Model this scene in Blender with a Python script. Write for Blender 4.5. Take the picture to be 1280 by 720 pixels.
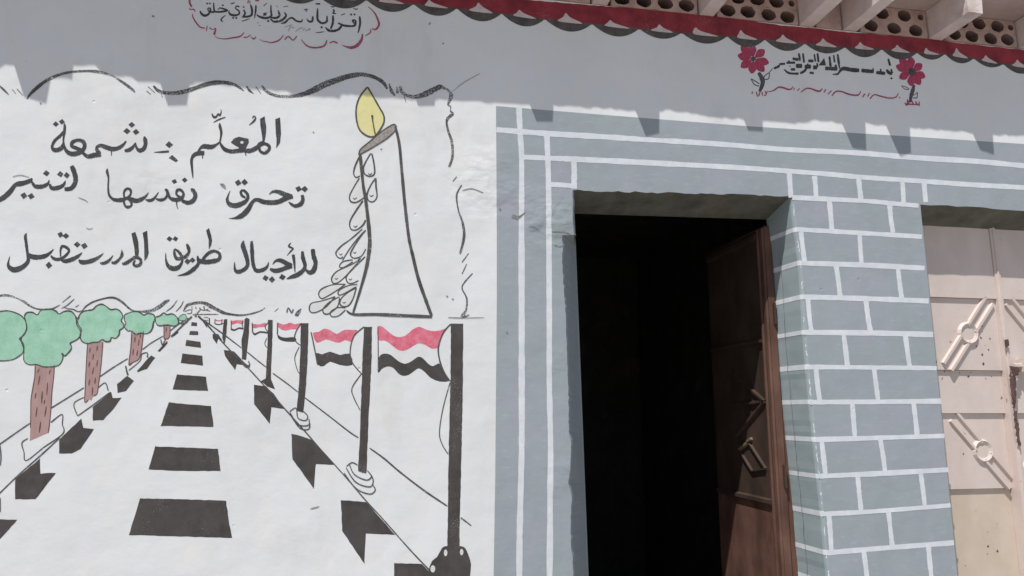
import bpy, bmesh, math, random
from mathutils import Vector
R = random.Random(7)
for o in list(bpy.data.objects): bpy.data.objects.remove(o)
SC = bpy.context.scene
COL = SC.collection
rad = math.radians

# ------------------------------------------------------------------ camera, sky, sun, exposure
F, YAW, PITCH, DIST, EYE = 900.0, rad(10.4), rad(9.8), 2.85, 1.5
cam_d = bpy.data.cameras.new('camera'); cam = bpy.data.objects.new('camera', cam_d); COL.objects.link(cam)
cam_d.sensor_width = 36; cam_d.lens = 36 * F / 1280; cam_d.clip_start = .05; cam_d.clip_end = 3000
cam.location = (0, -DIST, EYE); cam.rotation_euler = (rad(90) + PITCH, 0, -YAW)
SC.camera = cam
SUNV = Vector((.215, .24, -.56)).normalized()          # the way the light travels
sd = bpy.data.lights.new('sun', 'SUN'); sd.energy = 5.0; sd.angle = rad(.53); sd.color = (1, .975, .94)
sun = bpy.data.objects.new('sun', sd); COL.objects.link(sun); sun.rotation_euler = SUNV.to_track_quat('-Z', 'Y').to_euler(); sun.location = (-3, -4, 8)
wd = bpy.data.worlds.new('World'); SC.world = wd; wd.use_nodes = True
nt = wd.node_tree; bg = nt.nodes['Background']; sk = nt.nodes.new('ShaderNodeTexSky'); sk.sky_type = 'NISHITA'; sk.sun_disc = False
sk.sun_elevation = math.asin(-SUNV.z); sk.sun_rotation = math.atan2(-SUNV.x, -SUNV.y); sk.dust_density = 1.2; sk.air_density = 1.0; sk.ozone_density = 1
nt.links.new(sk.outputs[0], bg.inputs[0]); bg.inputs[1].default_value = .10
vs = SC.view_settings; vs.view_transform = 'Standard'; vs.look = 'None'; vs.gamma = 1; vs.use_curve_mapping = False; vs.exposure = -.22
SC.render.resolution_x, SC.render.resolution_y = 1280, 720

# ------------------------------------------------------------------ wall coordinates of what the photo shows
cy, sy, cp, sp = math.cos(YAW), math.sin(YAW), math.cos(PITCH), math.sin(PITCH)
FW, RT, UP = (sy * cp, cy * cp, sp), (cy, -sy, 0), (-sy * sp, -cy * sp, cp)
def W(px, py, y=0.0):
    u, v = (px - 640) / F, (360 - py) / F
    d = [FW[i] + u * RT[i] + v * UP[i] for i in range(3)]
    t = (y + DIST) / d[1]
    return Vector((d[0] * t, y, EYE + d[2] * t))
def PX(x, z, y=0.0):
    q = (x, y + DIST, z - EYE)
    f = sum(a * b for a, b in zip(q, FW)); r = sum(a * b for a, b in zip(q, RT)); u = sum(a * b for a, b in zip(q, UP))
    return (640 + F * r / f, 360 - F * u / f)

# ------------------------------------------------------------------ materials
def s2l(c):
    return tuple((v / 255 / 12.92 if v / 255 <= .04045 else ((v / 255 + .055) / 1.055) ** 2.4) for v in c) + (1,)
def C(r, g, b): return (r, g, b, 1)
class NT:
    def __init__(s, name, rough=.85):
        s.m = bpy.data.materials.new(name); s.m.use_nodes = True; s.t = s.m.node_tree; s.b = s.t.nodes['Principled BSDF']
        s.b.inputs['Roughness'].default_value = rough; s.b.inputs['Specular IOR Level'].default_value = .25
        s.g = s.t.nodes.new('ShaderNodeNewGeometry').outputs['Position']
    def n(s, t, **k):
        n = s.t.nodes.new(t)
        for a, b in k.items(): setattr(n, a, b)
        return n
    def l(s, a, b): s.t.links.new(a, b)
    def noise(s, scale, detail=4, rough=.55, stretch=None, off=(0, 0, 0)):
        mp = s.n('ShaderNodeMapping'); s.l(s.g, mp.inputs[0]); mp.inputs['Location'].default_value = off
        if stretch: mp.inputs['Scale'].default_value = stretch
        n = s.n('ShaderNodeTexNoise'); s.l(mp.outputs[0], n.inputs['Vector']); n.inputs['Scale'].default_value = scale
        n.inputs['Detail'].default_value = detail; n.inputs['Roughness'].default_value = rough
        return n.outputs['Fac']
    def ramp(s, fac, lo, hi, a=0., b=1.):
        r = s.n('ShaderNodeMapRange'); s.l(fac, r.inputs[0]); r.inputs[1].default_value = lo; r.inputs[2].default_value = hi
        r.inputs[3].default_value = a; r.inputs[4].default_value = b; return r.outputs[0]
    def mix(s, fac, a, b):
        m = s.n('ShaderNodeMix', data_type='RGBA')
        if isinstance(fac, float): m.inputs[0].default_value = fac
        else: s.l(fac, m.inputs[0])
        for i, v in ((6, a), (7, b)):
            if isinstance(v, tuple): m.inputs[i].default_value = v
            else: s.l(v, m.inputs[i])
        return m.outputs[2]
    def col(s, c):
        if isinstance(c, tuple): s.b.inputs['Base Color'].default_value = c
        else: s.l(c, s.b.inputs['Base Color'])
        return s.m
    def math(s, op, a, b):
        m = s.n('ShaderNodeMath', operation=op)
        for i, v in enumerate((a, b)):
            if isinstance(v, (int, float)): m.inputs[i].default_value = v
            else: s.l(v, m.inputs[i])
        return m.outputs[0]
    def bump(s, h, dist=1.0, strength=1.0):
        b = s.n('ShaderNodeBump'); b.inputs['Strength'].default_value = strength; b.inputs['Distance'].default_value = dist
        s.l(h, b.inputs['Height']); s.l(b.outputs[0], s.b.inputs['Normal'])
    def plaster_relief(s, k=1.0):
        # hollows, trowel marks, grain and pits of the hand-laid plaster, in metres
        h = s.math('MULTIPLY', s.noise(2.0, 3, .5), .030)
        h = s.math('ADD', h, s.math('MULTIPLY', s.noise(7, 4, .55, (1, 1, 1.1), (3, 1, 2)), .0055))
        h = s.math('ADD', h, s.math('MULTIPLY', s.noise(30, 4, .6, (1, 1, .9)), .0012))
        h = s.math('ADD', h, s.math('MULTIPLY', s.noise(260, 2, .6), .00022))
        v = s.n('ShaderNodeTexVoronoi'); s.l(s.g, v.inputs['Vector']); v.inputs['Scale'].default_value = 7
        v.inputs['Randomness'].default_value = 1
        pit = s.ramp(v.outputs['Distance'], .0, .045, -.004, 0)
        h = s.math('ADD', h, pit)
        # rough patched plaster by the doorway corner and beside the candle
        for (cx, cz, r_, k_) in ((.68, 2.30, .17, .012), (.42, 2.44, .22, .008), (.72, 1.7, .09, .005), (.72, 1.25, .09, .005), (-.85, 2.36, .12, .004)):
            vd = s.n('ShaderNodeVectorMath', operation='DISTANCE'); s.l(s.g, vd.inputs[0]); vd.inputs[1].default_value = (cx, 0, cz)
            mk_ = s.ramp(vd.outputs['Value'], r_ * .45, r_, 1, 0)
            h = s.math('ADD', h, s.math('MULTIPLY', mk_, s.math('MULTIPLY', s.ramp(s.noise(8.5, 3, .42, (1, 1, 1.4), (1, 5, 1)), .38, .68), k_)))
        s.bump(h, 1.0, .55 * k)
        return pit
def plaster(name, a, b, c=None, k=1.0):
    t = NT(name, .9)
    col = t.mix(t.ramp(t.noise(1.6, 5, .6), .35, .65), a, b)
    col = t.mix(t.ramp(t.noise(9, 5, .65, (1, 1, .5), (5, 2, 1)), .5, .72, 0, .8), col, c or a)
    col = t.mix(t.ramp(t.noise(2.6, 6, .7, (1, 1, .35), (8, 1, 4)), .58, .8, 0, .5), col, C(.60, .57, .52))
    col = t.mix(t.ramp(t.noise(46, 4, .7, (1, 1, .8), (2, 8, 4)), .66, .8, 0, .35), col, C(.55, .54, .52))
    pit = t.plaster_relief(k)
    return t.col(col)
WA, WB = C(.78, .785, .79), C(.715, .72, .72)
M = {}
M['white'] = plaster('white_plaster', WA, WB, C(.79, .765, .73))
BA, BB, BC_ = C(.315, .35, .385), C(.32, .37, .375), C(.35, .368, .41)
def bluegrey():
    t = NT('blue_grey_paint', .8)
    col = t.mix(t.ramp(t.noise(3.1, 4, .6), .38, .62), BC_, BB)
    col = t.mix(t.ramp(t.noise(11, 5, .65, (1, 1, .45), (2, 7, 1)), .45, .7, 0, .8), col, BA)
    col = t.mix(t.ramp(t.noise(60, 3, .6, (.35, 1, 1), (1, 1, 4)), .56, .8, 0, .5), col, C(.45, .48, .5))
    t.plaster_relief(); return t.col(col)
M['blue'] = bluegrey()
def teal():
    t = NT('teal_grey_paint', .7)
    col = t.mix(t.ramp(t.noise(8, 4, .6), .35, .65), C(.285, .345, .36), C(.325, .375, .39))
    t.plaster_relief(.7); return t.col(col)
M['teal'] = teal()
def wash(name, a, b, dry=0., base=None, scale=30, stretch=None, rough=.8):
    # brushed paint, thin in places so that the wall comes through
    t = NT(name, rough)
    col = t.mix(t.ramp(t.noise(scale, 5, .65, stretch), .35, .65), a, b)
    col = t.mix(t.ramp(t.noise(75, 3, .6, (1, 1, .16), (6, 6, 1)), .5, .72, 0, .55), col, b)
    col = t.mix(t.ramp(t.noise(5, 4, .6, None, (2, 9, 6)), .5, .75, 0, .6), col, b)
    if dry > 0:
        f = t.noise(210, 3, .6, (1, 1, 1), (4, 4, 4))
        g = t.noise(8, 3, .5, None, (9, 1, 3))
        f = t.math('ADD', f, t.math('MULTIPLY', t.math('SUBTRACT', g, .5), .6))
        col = t.mix(t.ramp(f, .72 - .26 * dry, .86 - .26 * dry, 0, .75), col, base or WB)
    t.plaster_relief(.8); return t.col(col)
M['line'] = wash('white_line_paint', C(.74, .76, .78), C(.63, .66, .69), .12, C(.42, .46, .5), 18)
M['ink'] = wash('black_brush_paint', C(.048, .047, .048), C(.08, .077, .077), .3)
M['ink_dry'] = wash('dry_black_brush_paint', C(.06, .06, .06), C(.12, .115, .11), .75)
M['pencil'] = wash('thin_black_outline_paint', C(.06, .058, .055), C(.11, .105, .10), .3)
M['road'] = wash('black_fill_paint', C(.052, .048, .046), C(.09, .078, .075), .3, C(.3, .28, .27), 14)
M['green'] = wash('green_wash_paint', C(.27, .53, .37), C(.40, .64, .50), .3, C(.55, .7, .6), 20)
M['bark'] = wash('brown_wash_paint', C(.37, .235, .215), C(.45, .30, .28), .2, C(.6, .5, .48), 40, (1, 1, .25))
M['bark_mark'] = wash('bark_mark_paint', C(.12, .05, .05), C(.2, .09, .09), .2, C(.45, .3, .28))
M['flag_red'] = wash('red_wash_paint', C(.64, .09, .16), C(.72, .24, .30), .35, C(.75, .45, .48), 30)
M['yellow'] = wash('yellow_wash_paint', C(.72, .66, .26), C(.76, .71, .38), .15, C(.78, .76, .6), 30)
M['wick'] = wash('candle_top_paint', C(.20, .17, .15), C(.42, .39, .36), .35, C(.6, .58, .55), 120)
M['drip'] = wash('pale_wax_paint', C(.66, .66, .64), C(.71, .71, .69), 0)
M['maroon'] = wash('maroon_band_paint', C(.17, .026, .038), C(.33, .045, .062), .3, C(.45, .25, .24), 9)
M['scallop'] = wash('dark_scallop_paint', C(.065, .06, .058), C(.13, .115, .11), .25, C(.3, .26, .25), 22)
M['blush'] = wash('pale_pink_paint', C(.58, .45, .45), C(.66, .58, .57), 0)
M['magenta'] = wash('crimson_petal_paint', C(.36, .035, .09), C(.47, .08, .14), .12, C(.6, .4, .42), 60)
M['red_line'] = wash('red_line_paint', C(.34, .05, .10), C(.42, .12, .16), .4)
M['faint'] = wash('faint_brown_paint', C(.36, .27, .25), C(.5, .42, .4), .5)
M['crack'] = wash('plaster_crack', C(.16, .16, .16), C(.3, .3, .3), .3)
def clay(name, a, b, sc=14, rough=.9):
    t = NT(name, rough); col = t.mix(t.ramp(t.noise(sc, 6, .65), .35, .65), a, b)
    col = t.mix(t.ramp(t.noise(5, 4, .6, None, (3, 3, 3)), .55, .8, 0, .5), col, C(.22, .15, .13))
    t.bump(t.math('MULTIPLY', t.noise(90, 4, .6), .004), 1, .6); return t.col(col)
M['clay'] = clay('pinkish_clay_block', C(.40, .265, .235), C(.56, .41, .36), 9)
M['beam'] = clay('pink_washed_beam', C(.66, .55, .52), C(.74, .64, .61))
M['slab'] = clay('pinkish_slab', C(.46, .35, .33), C(.54, .42, .395), 8)
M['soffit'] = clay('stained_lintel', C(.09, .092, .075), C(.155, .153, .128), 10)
M['room'] = clay('shade_dark_room', C(.05, .045, .042), C(.075, .07, .065), 5)  # unlit gloom of the interior put into a near-black surface colour
M['dark'] = clay('hole_shade_clay', C(.19, .125, .115), C(.27, .18, .165), 9)  # shade inside the block holes put into a darker clay colour
def metal(name, a, b, rust, amt, rough=.45, sc=9):
    t = NT(name, rough); t.b.inputs['Specular IOR Level'].default_value = .35
    col = t.mix(t.ramp(t.noise(sc, 5, .6, (1, 1, .5)), .35, .65), a, b)
    f = t.noise(38, 6, .7, (1, 1, .6), (7, 2, 5)); g = t.noise(3.3, 3, .5, None, (1, 8, 2))
    f = t.math('ADD', f, t.math('MULTIPLY', t.math('SUBTRACT', g, .5), .5))
    col = t.mix(t.ramp(f, .72 - amt, .76 - amt), col, rust)
    t.bump(t.math('ADD', t.math('MULTIPLY', t.noise(5, 3, .5), .01), t.math('MULTIPLY', t.noise(120, 3, .6), .0006)), 1, .5)
    return t.col(col)
M['gate'] = metal('pink_cream_gate_paint', C(.64, .535, .485), C(.69, .59, .535), C(.27, .17, .14), .035)
M['gate_low'] = metal('yellowed_gate_paint', C(.58, .48, .38), C(.64, .54, .45), C(.3, .2, .15), .03)
M['rust'] = metal('dark_rust', C(.07, .04, .035), C(.16, .09, .08), C(.4, .3, .27), .1, .8, 40)
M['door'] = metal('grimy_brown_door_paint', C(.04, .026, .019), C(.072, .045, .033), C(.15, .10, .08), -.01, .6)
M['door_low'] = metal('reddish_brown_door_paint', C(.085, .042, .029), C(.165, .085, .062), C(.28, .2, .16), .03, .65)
M['brass'] = metal('worn_ochre_moulding', C(.15, .115, .06), C(.2, .16, .09), C(.1, .05, .04), .1, .5)
M['frame'] = metal('teal_door_frame', C(.24, .3, .3), C(.3, .35, .35), C(.3, .2, .17), .03, .5)
def ground():
    t = NT('sandy_ground', .95); col = t.mix(t.ramp(t.noise(.7, 6, .65), .35, .65), C(.34, .315, .285), C(.41, .385, .355))
    t.bump(t.math('MULTIPLY', t.noise(18, 6, .65), .03), 1, .6); return t.col(col)
M['ground'] = ground()

# ------------------------------------------------------------------ object helpers
def link(name, verts, faces, mat, parent=None, smooth=False):
    me = bpy.data.meshes.new(name); me.from_pydata([tuple(v) for v in verts], [], faces); me.update()
    for m in (mat if isinstance(mat, list) else [mat]): me.materials.append(m)
    if smooth:
        for p in me.polygons: p.use_smooth = True
    o = bpy.data.objects.new(name, me); COL.objects.link(o)
    if parent: o.parent = parent
    return o
class MB:
    def __init__(s): s.v, s.f = [], []
    def add(s, vs, fs):
        n = len(s.v); s.v += [Vector(v) for v in vs]; s.f += [tuple(i + n for i in f) for f in fs]
    def quad(s, *vs): s.add(vs, [tuple(range(len(vs)))])
    def box(s, x0, x1, y0, y1, z0, z1):
        s.add([(x, y, z) for z in (z0, z1) for y in (y0, y1) for x in (x0, x1)], [(0, 1, 5, 4), (1, 3, 7, 5), (3, 2, 6, 7), (2, 0, 4, 6), (4, 5, 7, 6), (0, 2, 3, 1)])
    def bar(s, a, b, up, w, h):
        # ridge bar from a to b: w wide, standing h proud along up, with sloping sides
        a, b, up = Vector(a), Vector(b), Vector(up).normalized(); d = (b - a).normalized(); q = d.cross(up).normalized()
        vs = []
        for p in (a, b):
            vs += [p - q * w / 2 - up * .002, p - q * w * .28 + up * h, p + q * w * .28 + up * h, p + q * w / 2 - up * .002]
        s.add(vs, [(0, 1, 5, 4), (1, 2, 6, 5), (2, 3, 7, 6), (0, 3, 2, 1), (4, 5, 6, 7)])
    def build(s, name, mat, parent=None, smooth=False): return link(name, s.v, s.f, mat, parent, smooth)
def cr(pts, n=6, closed=False):
    # smooth curve through points of any dimension
    out = []; N = len(pts)
    if N < 3: n = max(n, 4)
    rng = range(N if closed else N - 1)
    g = (lambda i: pts[i % N]) if closed else (lambda i: pts[min(max(i, 0), N - 1)])
    for i in rng:
        a, b, c, d = g(i - 1), g(i), g(i + 1), g(i + 2)
        for k in range(n):
            t = k / n
            out.append(tuple(.5 * (2 * q + (r - p) * t + (2 * p - 5 * q + 4 * r - e) * t * t + (3 * q - p - 3 * r + e) * t ** 3) for p, q, r, e in zip(a, b, c, d)))
    if not closed: out.append(tuple(pts[-1]))
    return out
class Paint:
    # paint on the wall face: each stroke or patch a hair in front of the one before
    def __init__(s, base=.0012): s.v, s.f, s.base, s.k = [], [], base, 0
    def off(s): s.k += 1; return s.base * .36 + (s.k % 9) * .00004
    def stroke(s, pts, z=(0, 0, 1), n=6, wk=1.0, taper=True):
        ox, oy, sc = z
        P = [(ox + p[0] / sc, oy + p[1] / sc, (p[2] if len(p) > 2 else 1.4 * sc) / sc) for p in pts]
        P = cr(P, n); o = s.off(); b = len(s.v); L = len(P)
        for i, (x, y, w) in enumerate(P):
            x0, y0, _ = P[max(i - 1, 0)]; x1, y1, _ = P[min(i + 1, L - 1)]
            dx, dy = x1 - x0, y1 - y0; l = math.hypot(dx, dy) or 1; dx, dy = dx / l, dy / l
            w = max(w, .5) * wk * (1 + R.uniform(-.1, .1)) / 2
            if taper and i in (0, L - 1): w *= .72
            for q in (-1, 1):
                v = W(x - dy * w * q, y + dx * w * q); v.y = -(o + .00003 * i / L); s.v.append(v)
        s.f += [(b + 2 * i, b + 2 * i + 1, b + 2 * i + 3, b + 2 * i + 2) for i in range(L - 1)]
        return s
    def poly(s, pts, z=(0, 0, 1), smooth=0, rag=0., o=None):
        ox, oy, sc = z; P = [(ox + p[0] / sc, oy + p[1] / sc) for p in pts]
        if smooth: P = cr(P, smooth, True)
        elif rag:
            Q = []
            for i, p in enumerate(P):
                q = P[(i + 1) % len(P)]; m = max(1, int(math.hypot(q[0] - p[0], q[1] - p[1]) / 5))
                Q += [(p[0] + (q[0] - p[0]) * k / m + R.uniform(-rag, rag), p[1] + (q[1] - p[1]) * k / m + R.uniform(-rag, rag)) for k in range(m)]
            P = Q
        o = o or s.off(); b = len(s.v)
        for p in P:
            v = W(*p); v.y = -o; s.v.append(v)
        s.f.append(tuple(range(b, b + len(P)))); return s
    def dot(s, x, y, r, z=(0, 0, 1), rot=None):
        a = R.uniform(-.25, .25) if rot is None else rot
        return s.poly([(x + r * math.cos(a + i * math.pi / 2) * R.uniform(.85, 1.05), y + r * .92 * math.sin(a + i * math.pi / 2) * R.uniform(.85, 1.05)) for i in range(4)], z)
    def disc(s, x, y, rx, ry, z=(0, 0, 1), n=14):
        return s.poly([(x + rx * math.cos(i * 2 * math.pi / n), y + ry * math.sin(i * 2 * math.pi / n)) for i in range(n)], z)
    def build(s, name, mat, parent=None, label=None):
        o = link(name, s.v, s.f, M[mat] if isinstance(mat, str) else mat, parent)
        if label: o['label'] = label
        return o
def root(name, label, cat, loc=(0, 0, 0)):
    o = bpy.data.objects.new(name, None); COL.objects.link(o); o.location = loc; o['label'] = label; o['category'] = cat; return o
def part(name, parent, label=None):
    # a joint under the building that carries the pieces of one painted figure
    o = bpy.data.objects.new(name, None); COL.objects.link(o); o.parent = parent
    if label: o['label'] = label
    return o

# ------------------------------------------------------------------ ground
mb = MB(); mb.add([(-900, -900, 0), (900, -900, 0), (900, 900, 0), (-900, 900, 0)], [(0, 1, 2, 3)])
g = mb.build('ground', M['ground']); g['kind'] = 'structure'

# ------------------------------------------------------------------ the building: wall, jambs, lintels
B = root('building', 'white plastered building with a painted mural, open doorway and pink gate under beamed eaves', 'building')
WT = 3.302                                                    # top of the plaster, under the beams
XL, XR, XG = -7.0, 8.0, 2.462
GX1 = 4.42                                                    # far side of the gate opening
LEFT = [(715.7, 238), (716.2, 255), (715.7, 270.5), (718, 293.4), (702.6, 294), (703.5, 312), (702.5, 328), (704, 350), (706, 375), (707.5, 400), (708.3, 425), (709, 450),
        (710, 480), (711, 515), (711, 540), (714, 555), (713, 580), (710.5, 605), (714.5, 620), (713.5, 650), (714, 685), (716, 700), (716.5, 720)]
def dense(pts, step, jit):
    out = []
    for p, q in zip(pts, pts[1:]):
        n = max(1, int(math.hypot(q[0] - p[0], q[1] - p[1]) / step))
        out += [(p[0] + (q[0] - p[0]) * i / n + (R.uniform(-jit, jit) if i else 0), p[1] + (q[1] - p[1]) * i / n) for i in range(n)]
    return out + [pts[-1]]
DL = [(W(*p).x, W(*p).z) for p in dense(LEFT, 4, .55)] + [(.77, .6), (.775, .3), (.775, 0)]      # ragged left edge of the doorway, from the lintel down
RIGHT = [(988, 245), (993, 285), (999, 330), (1002, 371), (1004, 415.5), (1008, 459), (1012, 502.5), (1017, 548), (1022, 595), (1027, 642), (1031, 690), (1034, 720)]
DR = [(W(*p).x, W(*p).z) for p in dense(RIGHT, 7, .3)] + [(1.85, .5), (1.852, 0)]
LZ0, LZ1 = DL[0][1], DR[0][1]
lint = [(DL[0][0] + (DR[0][0] - DL[0][0]) * i / 40, LZ0 + (LZ1 - LZ0) * i / 40 + (R.uniform(-.004, .004) if 0 < i < 40 else 0)) for i in range(41)]
gl = [(XG + (GX1 - XG) * i / 40, 2.457 + (R.uniform(-.004, .004) if i else 0)) for i in range(41)]
CH = .012                                                     # rounded corner of the right jamb
w = MB()
def face(pts): w.add([(x, 0, z) for x, z in pts], [tuple(range(len(pts)))])
face([(XL, 0)] + DL[::-1] + [(DL[0][0], 2.7), (XL, 2.7)])                                                        # left of the doorway
face(lint + [(DR[0][0] + CH, LZ1), (DR[0][0] + CH, 2.7), (DL[0][0], 2.7)])                                      # over the doorway
face([(DR[-1][0] + CH, 0), (XG, 0), (XG, 2.7)] + [(DR[0][0] + CH, 2.7)] + [(x + CH, z) for x, z in DR])          # pier
face(gl + [(GX1, 2.7), (XG, 2.7)])                                                                              # over the gate
face([(GX1, 0), (XR, 0), (XR, 2.7), (GX1, 2.7)])
face([(XL, 2.7), (DL[0][0], 2.7), (DR[0][0] + CH, 2.7), (XG, 2.7), (GX1, 2.7), (XR, 2.7), (XR, WT), (XL, WT)])
for x in (XL, XR): w.quad((x, 0, 0), (x, 4, 0), (x, 4, WT), (x, 0, WT))
w.quad((XL, 4, 0), (XR, 4, 0), (XR, 4, WT), (XL, 4, WT)); w.quad((XL, 0, WT), (XR, 0, WT), (XR, 4, WT), (XL, 4, WT))
wall = w.build('wall', M['white'], B)
# reveals: left jamb splayed, right jamb square with a rounded edge
DEP = .2
def lback(z): return .843 + (2.356 - z) * (.878 - .843) / (2.356 - .829)
j = MB()
for (x0, z0), (x1, z1) in zip(DL, DL[1:]):
    if abs(z0 - z1) < .006 and abs(x0 - x1) > .01:
        j.quad((x0, 0, z0), (x1, 0, z1), (lback(z1), DEP, z1), (lback(z0), DEP, z0)); continue
    m0 = (x0 + .010, .012, z0); m1 = (x1 + .010, .012, z1)
    j.quad((x0, 0, z0), (x1, 0, z1), m1, m0)
    j.quad(m0, m1, (max(lback(z1), x1 + .02), DEP, z1), (max(lback(z0), x0 + .02), DEP, z0))
def jprof(x, o): return [(x + CH, -o), (x + CH * .35 - o * .7, CH * .3 - o * .7), (x - o, CH), (x - .006 - o, .1), (x - .012 - o, DEP)]
def jambstrip(mb, zs, o):
    def xa(z):
        for (x0, z0), (x1, z1) in zip(DR, DR[1:]):
            if z <= z0 and z >= z1: return x0 + (x1 - x0) * (z0 - z) / max(z0 - z1, 1e-6)
        return DR[0][0] if z > DR[0][1] else DR[-1][0]
    pr = [[(x, y, z) for x, y in jprof(xa(z), o)] for z in zs]
    for a, b in zip(pr, pr[1:]):
        for i in range(4): mb.quad(a[i], a[i + 1], b[i + 1], b[i])
jr = MB(); jambstrip(jr, [z for _, z in DR], 0)
j.build('door_jamb', M['blue'], B)
jr.build('door_jamb', M['teal'], B, True)
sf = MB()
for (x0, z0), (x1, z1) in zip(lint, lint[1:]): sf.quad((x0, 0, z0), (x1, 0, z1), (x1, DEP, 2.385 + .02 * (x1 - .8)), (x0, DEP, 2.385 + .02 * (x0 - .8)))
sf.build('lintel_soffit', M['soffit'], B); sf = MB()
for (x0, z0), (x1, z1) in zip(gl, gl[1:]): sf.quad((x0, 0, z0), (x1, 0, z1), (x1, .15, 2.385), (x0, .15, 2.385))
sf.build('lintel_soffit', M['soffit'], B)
gj = MB()
for x in (XG, GX1): gj.quad((x, 0, 0), (x, .2, 0), (x, .2, 2.46), (x, 0, 2.46))
gj.build('gate_jamb', M['blue'], B)
# the dark room behind the doorway
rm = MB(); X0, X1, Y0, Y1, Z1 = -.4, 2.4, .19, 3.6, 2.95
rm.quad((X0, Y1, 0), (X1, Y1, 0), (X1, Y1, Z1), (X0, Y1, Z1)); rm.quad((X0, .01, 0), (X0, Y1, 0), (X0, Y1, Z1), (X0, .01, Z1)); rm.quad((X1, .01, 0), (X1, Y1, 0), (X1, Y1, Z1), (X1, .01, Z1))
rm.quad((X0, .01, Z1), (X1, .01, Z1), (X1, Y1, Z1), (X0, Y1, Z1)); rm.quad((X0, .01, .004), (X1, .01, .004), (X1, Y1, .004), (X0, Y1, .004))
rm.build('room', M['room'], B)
fr = MB()
fr.quad((lback(2.4) - .004, DEP - .002, 2.4), (lback(0) - .004, DEP - .002, 0), (lback(0) + .006, DEP - .002, 0), (lback(2.4) + .005, DEP - .002, 2.4))
fr.quad((lback(2.4) + .005, DEP - .002, 2.4), (lback(0) + .006, DEP - .002, 0), (lback(0) + .006, DEP + .04, 0), (lback(2.4) + .005, DEP + .04, 2.4))
fr.build('door_frame', M['frame'], B)

# open door leaf, swung in against the right side
DX, DY0, DY1 = 1.766, .188, .79
leaf = part('door', B, 'dark brown metal door swung open into the dark room')
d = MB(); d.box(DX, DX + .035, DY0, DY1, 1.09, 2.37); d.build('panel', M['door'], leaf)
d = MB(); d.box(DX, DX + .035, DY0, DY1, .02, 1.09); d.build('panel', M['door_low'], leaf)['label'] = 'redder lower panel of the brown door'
def dl(y, z): return (DX - .001, y, z)
st = MB()
sd_ = MB(); sd_.bar(dl(.206, .03), dl(.206, 2.36), (-1, 0, 0), .036, .006); sd_.bar(dl(.24, .03), dl(.24, 2.36), (-1, 0, 0), .012, .008); sd_.box(DX + .001, DX + .034, DY0 - .004, DY0, .025, 2.365); sd_.build('stile', M['door_low'], leaf)['label'] = 'reddish brown hinge side of the door'
hg = [MB() for _ in range(3)]
for h_, z_ in zip(hg, (.5, 1.22, 1.95)):
    h_.bar((1.793, .182, z_ - .05), (1.793, .182, z_ + .05), (-.2, -1, 0), .016, .012); h_.build('hinge', M['door'], leaf)
for a, b, ww in (((.25, 1.10), (.78, 1.10), .03), ((.25, .55), (.78, .55), .03), ((.25, 1.83), (.78, 1.83), .02), ((.25, 2.33), (.78, 2.33), .04)):
    st.bar(dl(*a), dl(*b), (-1, 0, 0), ww, .014)
for a, b in (((.262, 1.55), (.56, 1.70)), ((.262, 1.55), (.56, 1.535)), ((.262, 1.55), (.56, 1.38))): st.bar(dl(*a), dl(*b), (-1, 0, 0), .018, .012)
kn = MB(); dia = [(.285, 1.245), (.43, 1.36), (.53, 1.32), (.41, 1.225)]
for k, (a, b) in enumerate(zip(dia, dia[1:] + dia[:1])): (kn if k == 1 else st).bar(dl(*a), dl(*b), (-1, 0, 0), .020 if k == 1 else .010, .011)
kn.bar(dl(.435, 1.362), dl(.40, 1.377), (-1, 0, 0), .016, .014)
st.build('moulding', M['door'], leaf)
kn.build('handle', M['brass'], leaf)

fs_ = MB()
for (x0, z0), (x1, z1) in zip(DR, DR[1:]):
    if z0 < 2.4: fs_.quad((1.788, .197, z0), (x0 - .008, .197, z0), (x1 - .008, .197, z1), (1.788, .197, z1))
fs_.build('door_frame', M['door_low'], B)

# pink metal gate
GY = .13
gate = part('gate', B, 'pinkish cream metal gate with embossed diagonal bands and rusty edges')
U = (0, -1, 0)
def gp_(px, py, y=None): v = W(px, py, GY if y is None else y); return (v.x, v.y, v.z)
YA, YB = GY + .012, GY + .036
zs = [gp_(1200, 372)[2], gp_(1200, 462)[2], gp_(1220, 516)[2], gp_(1230, 611)[2]]
gp = MB(); gl_ = MB(); gb = MB()
for a, b in ((2.44, 2.945), (2.979, 3.425), (3.465, 3.91), (3.95, 4.44)):
    for k, (zt_, zb2) in enumerate(((2.42, zs[0]), (zs[0], zs[1]), (zs[1], zs[2]), (zs[2], zs[3]))): gp.box(a, b, GY + .012 * k, GY + .06, zb2 - .001 * k, zt_ - .001 * k - .0005)
    gl_.box(a, b, GY + .048, GY + .06, .03, zs[3] - .005)
gp.build('panel', M['gate'], gate)['label'] = 'pinkish cream upper panels of the gate'
gl_.build('panel', M['gate_low'], gate)['label'] = 'yellowed plain lower panel of the gate'
for x in (2.962, 3.445, 3.93): gb.box(x - .016, x + .016, GY - .006, GY + .07, .03, 2.419); gb.bar((x, GY - .006, .04), (x, GY - .006, 2.41), U, .012, .006)
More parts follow.
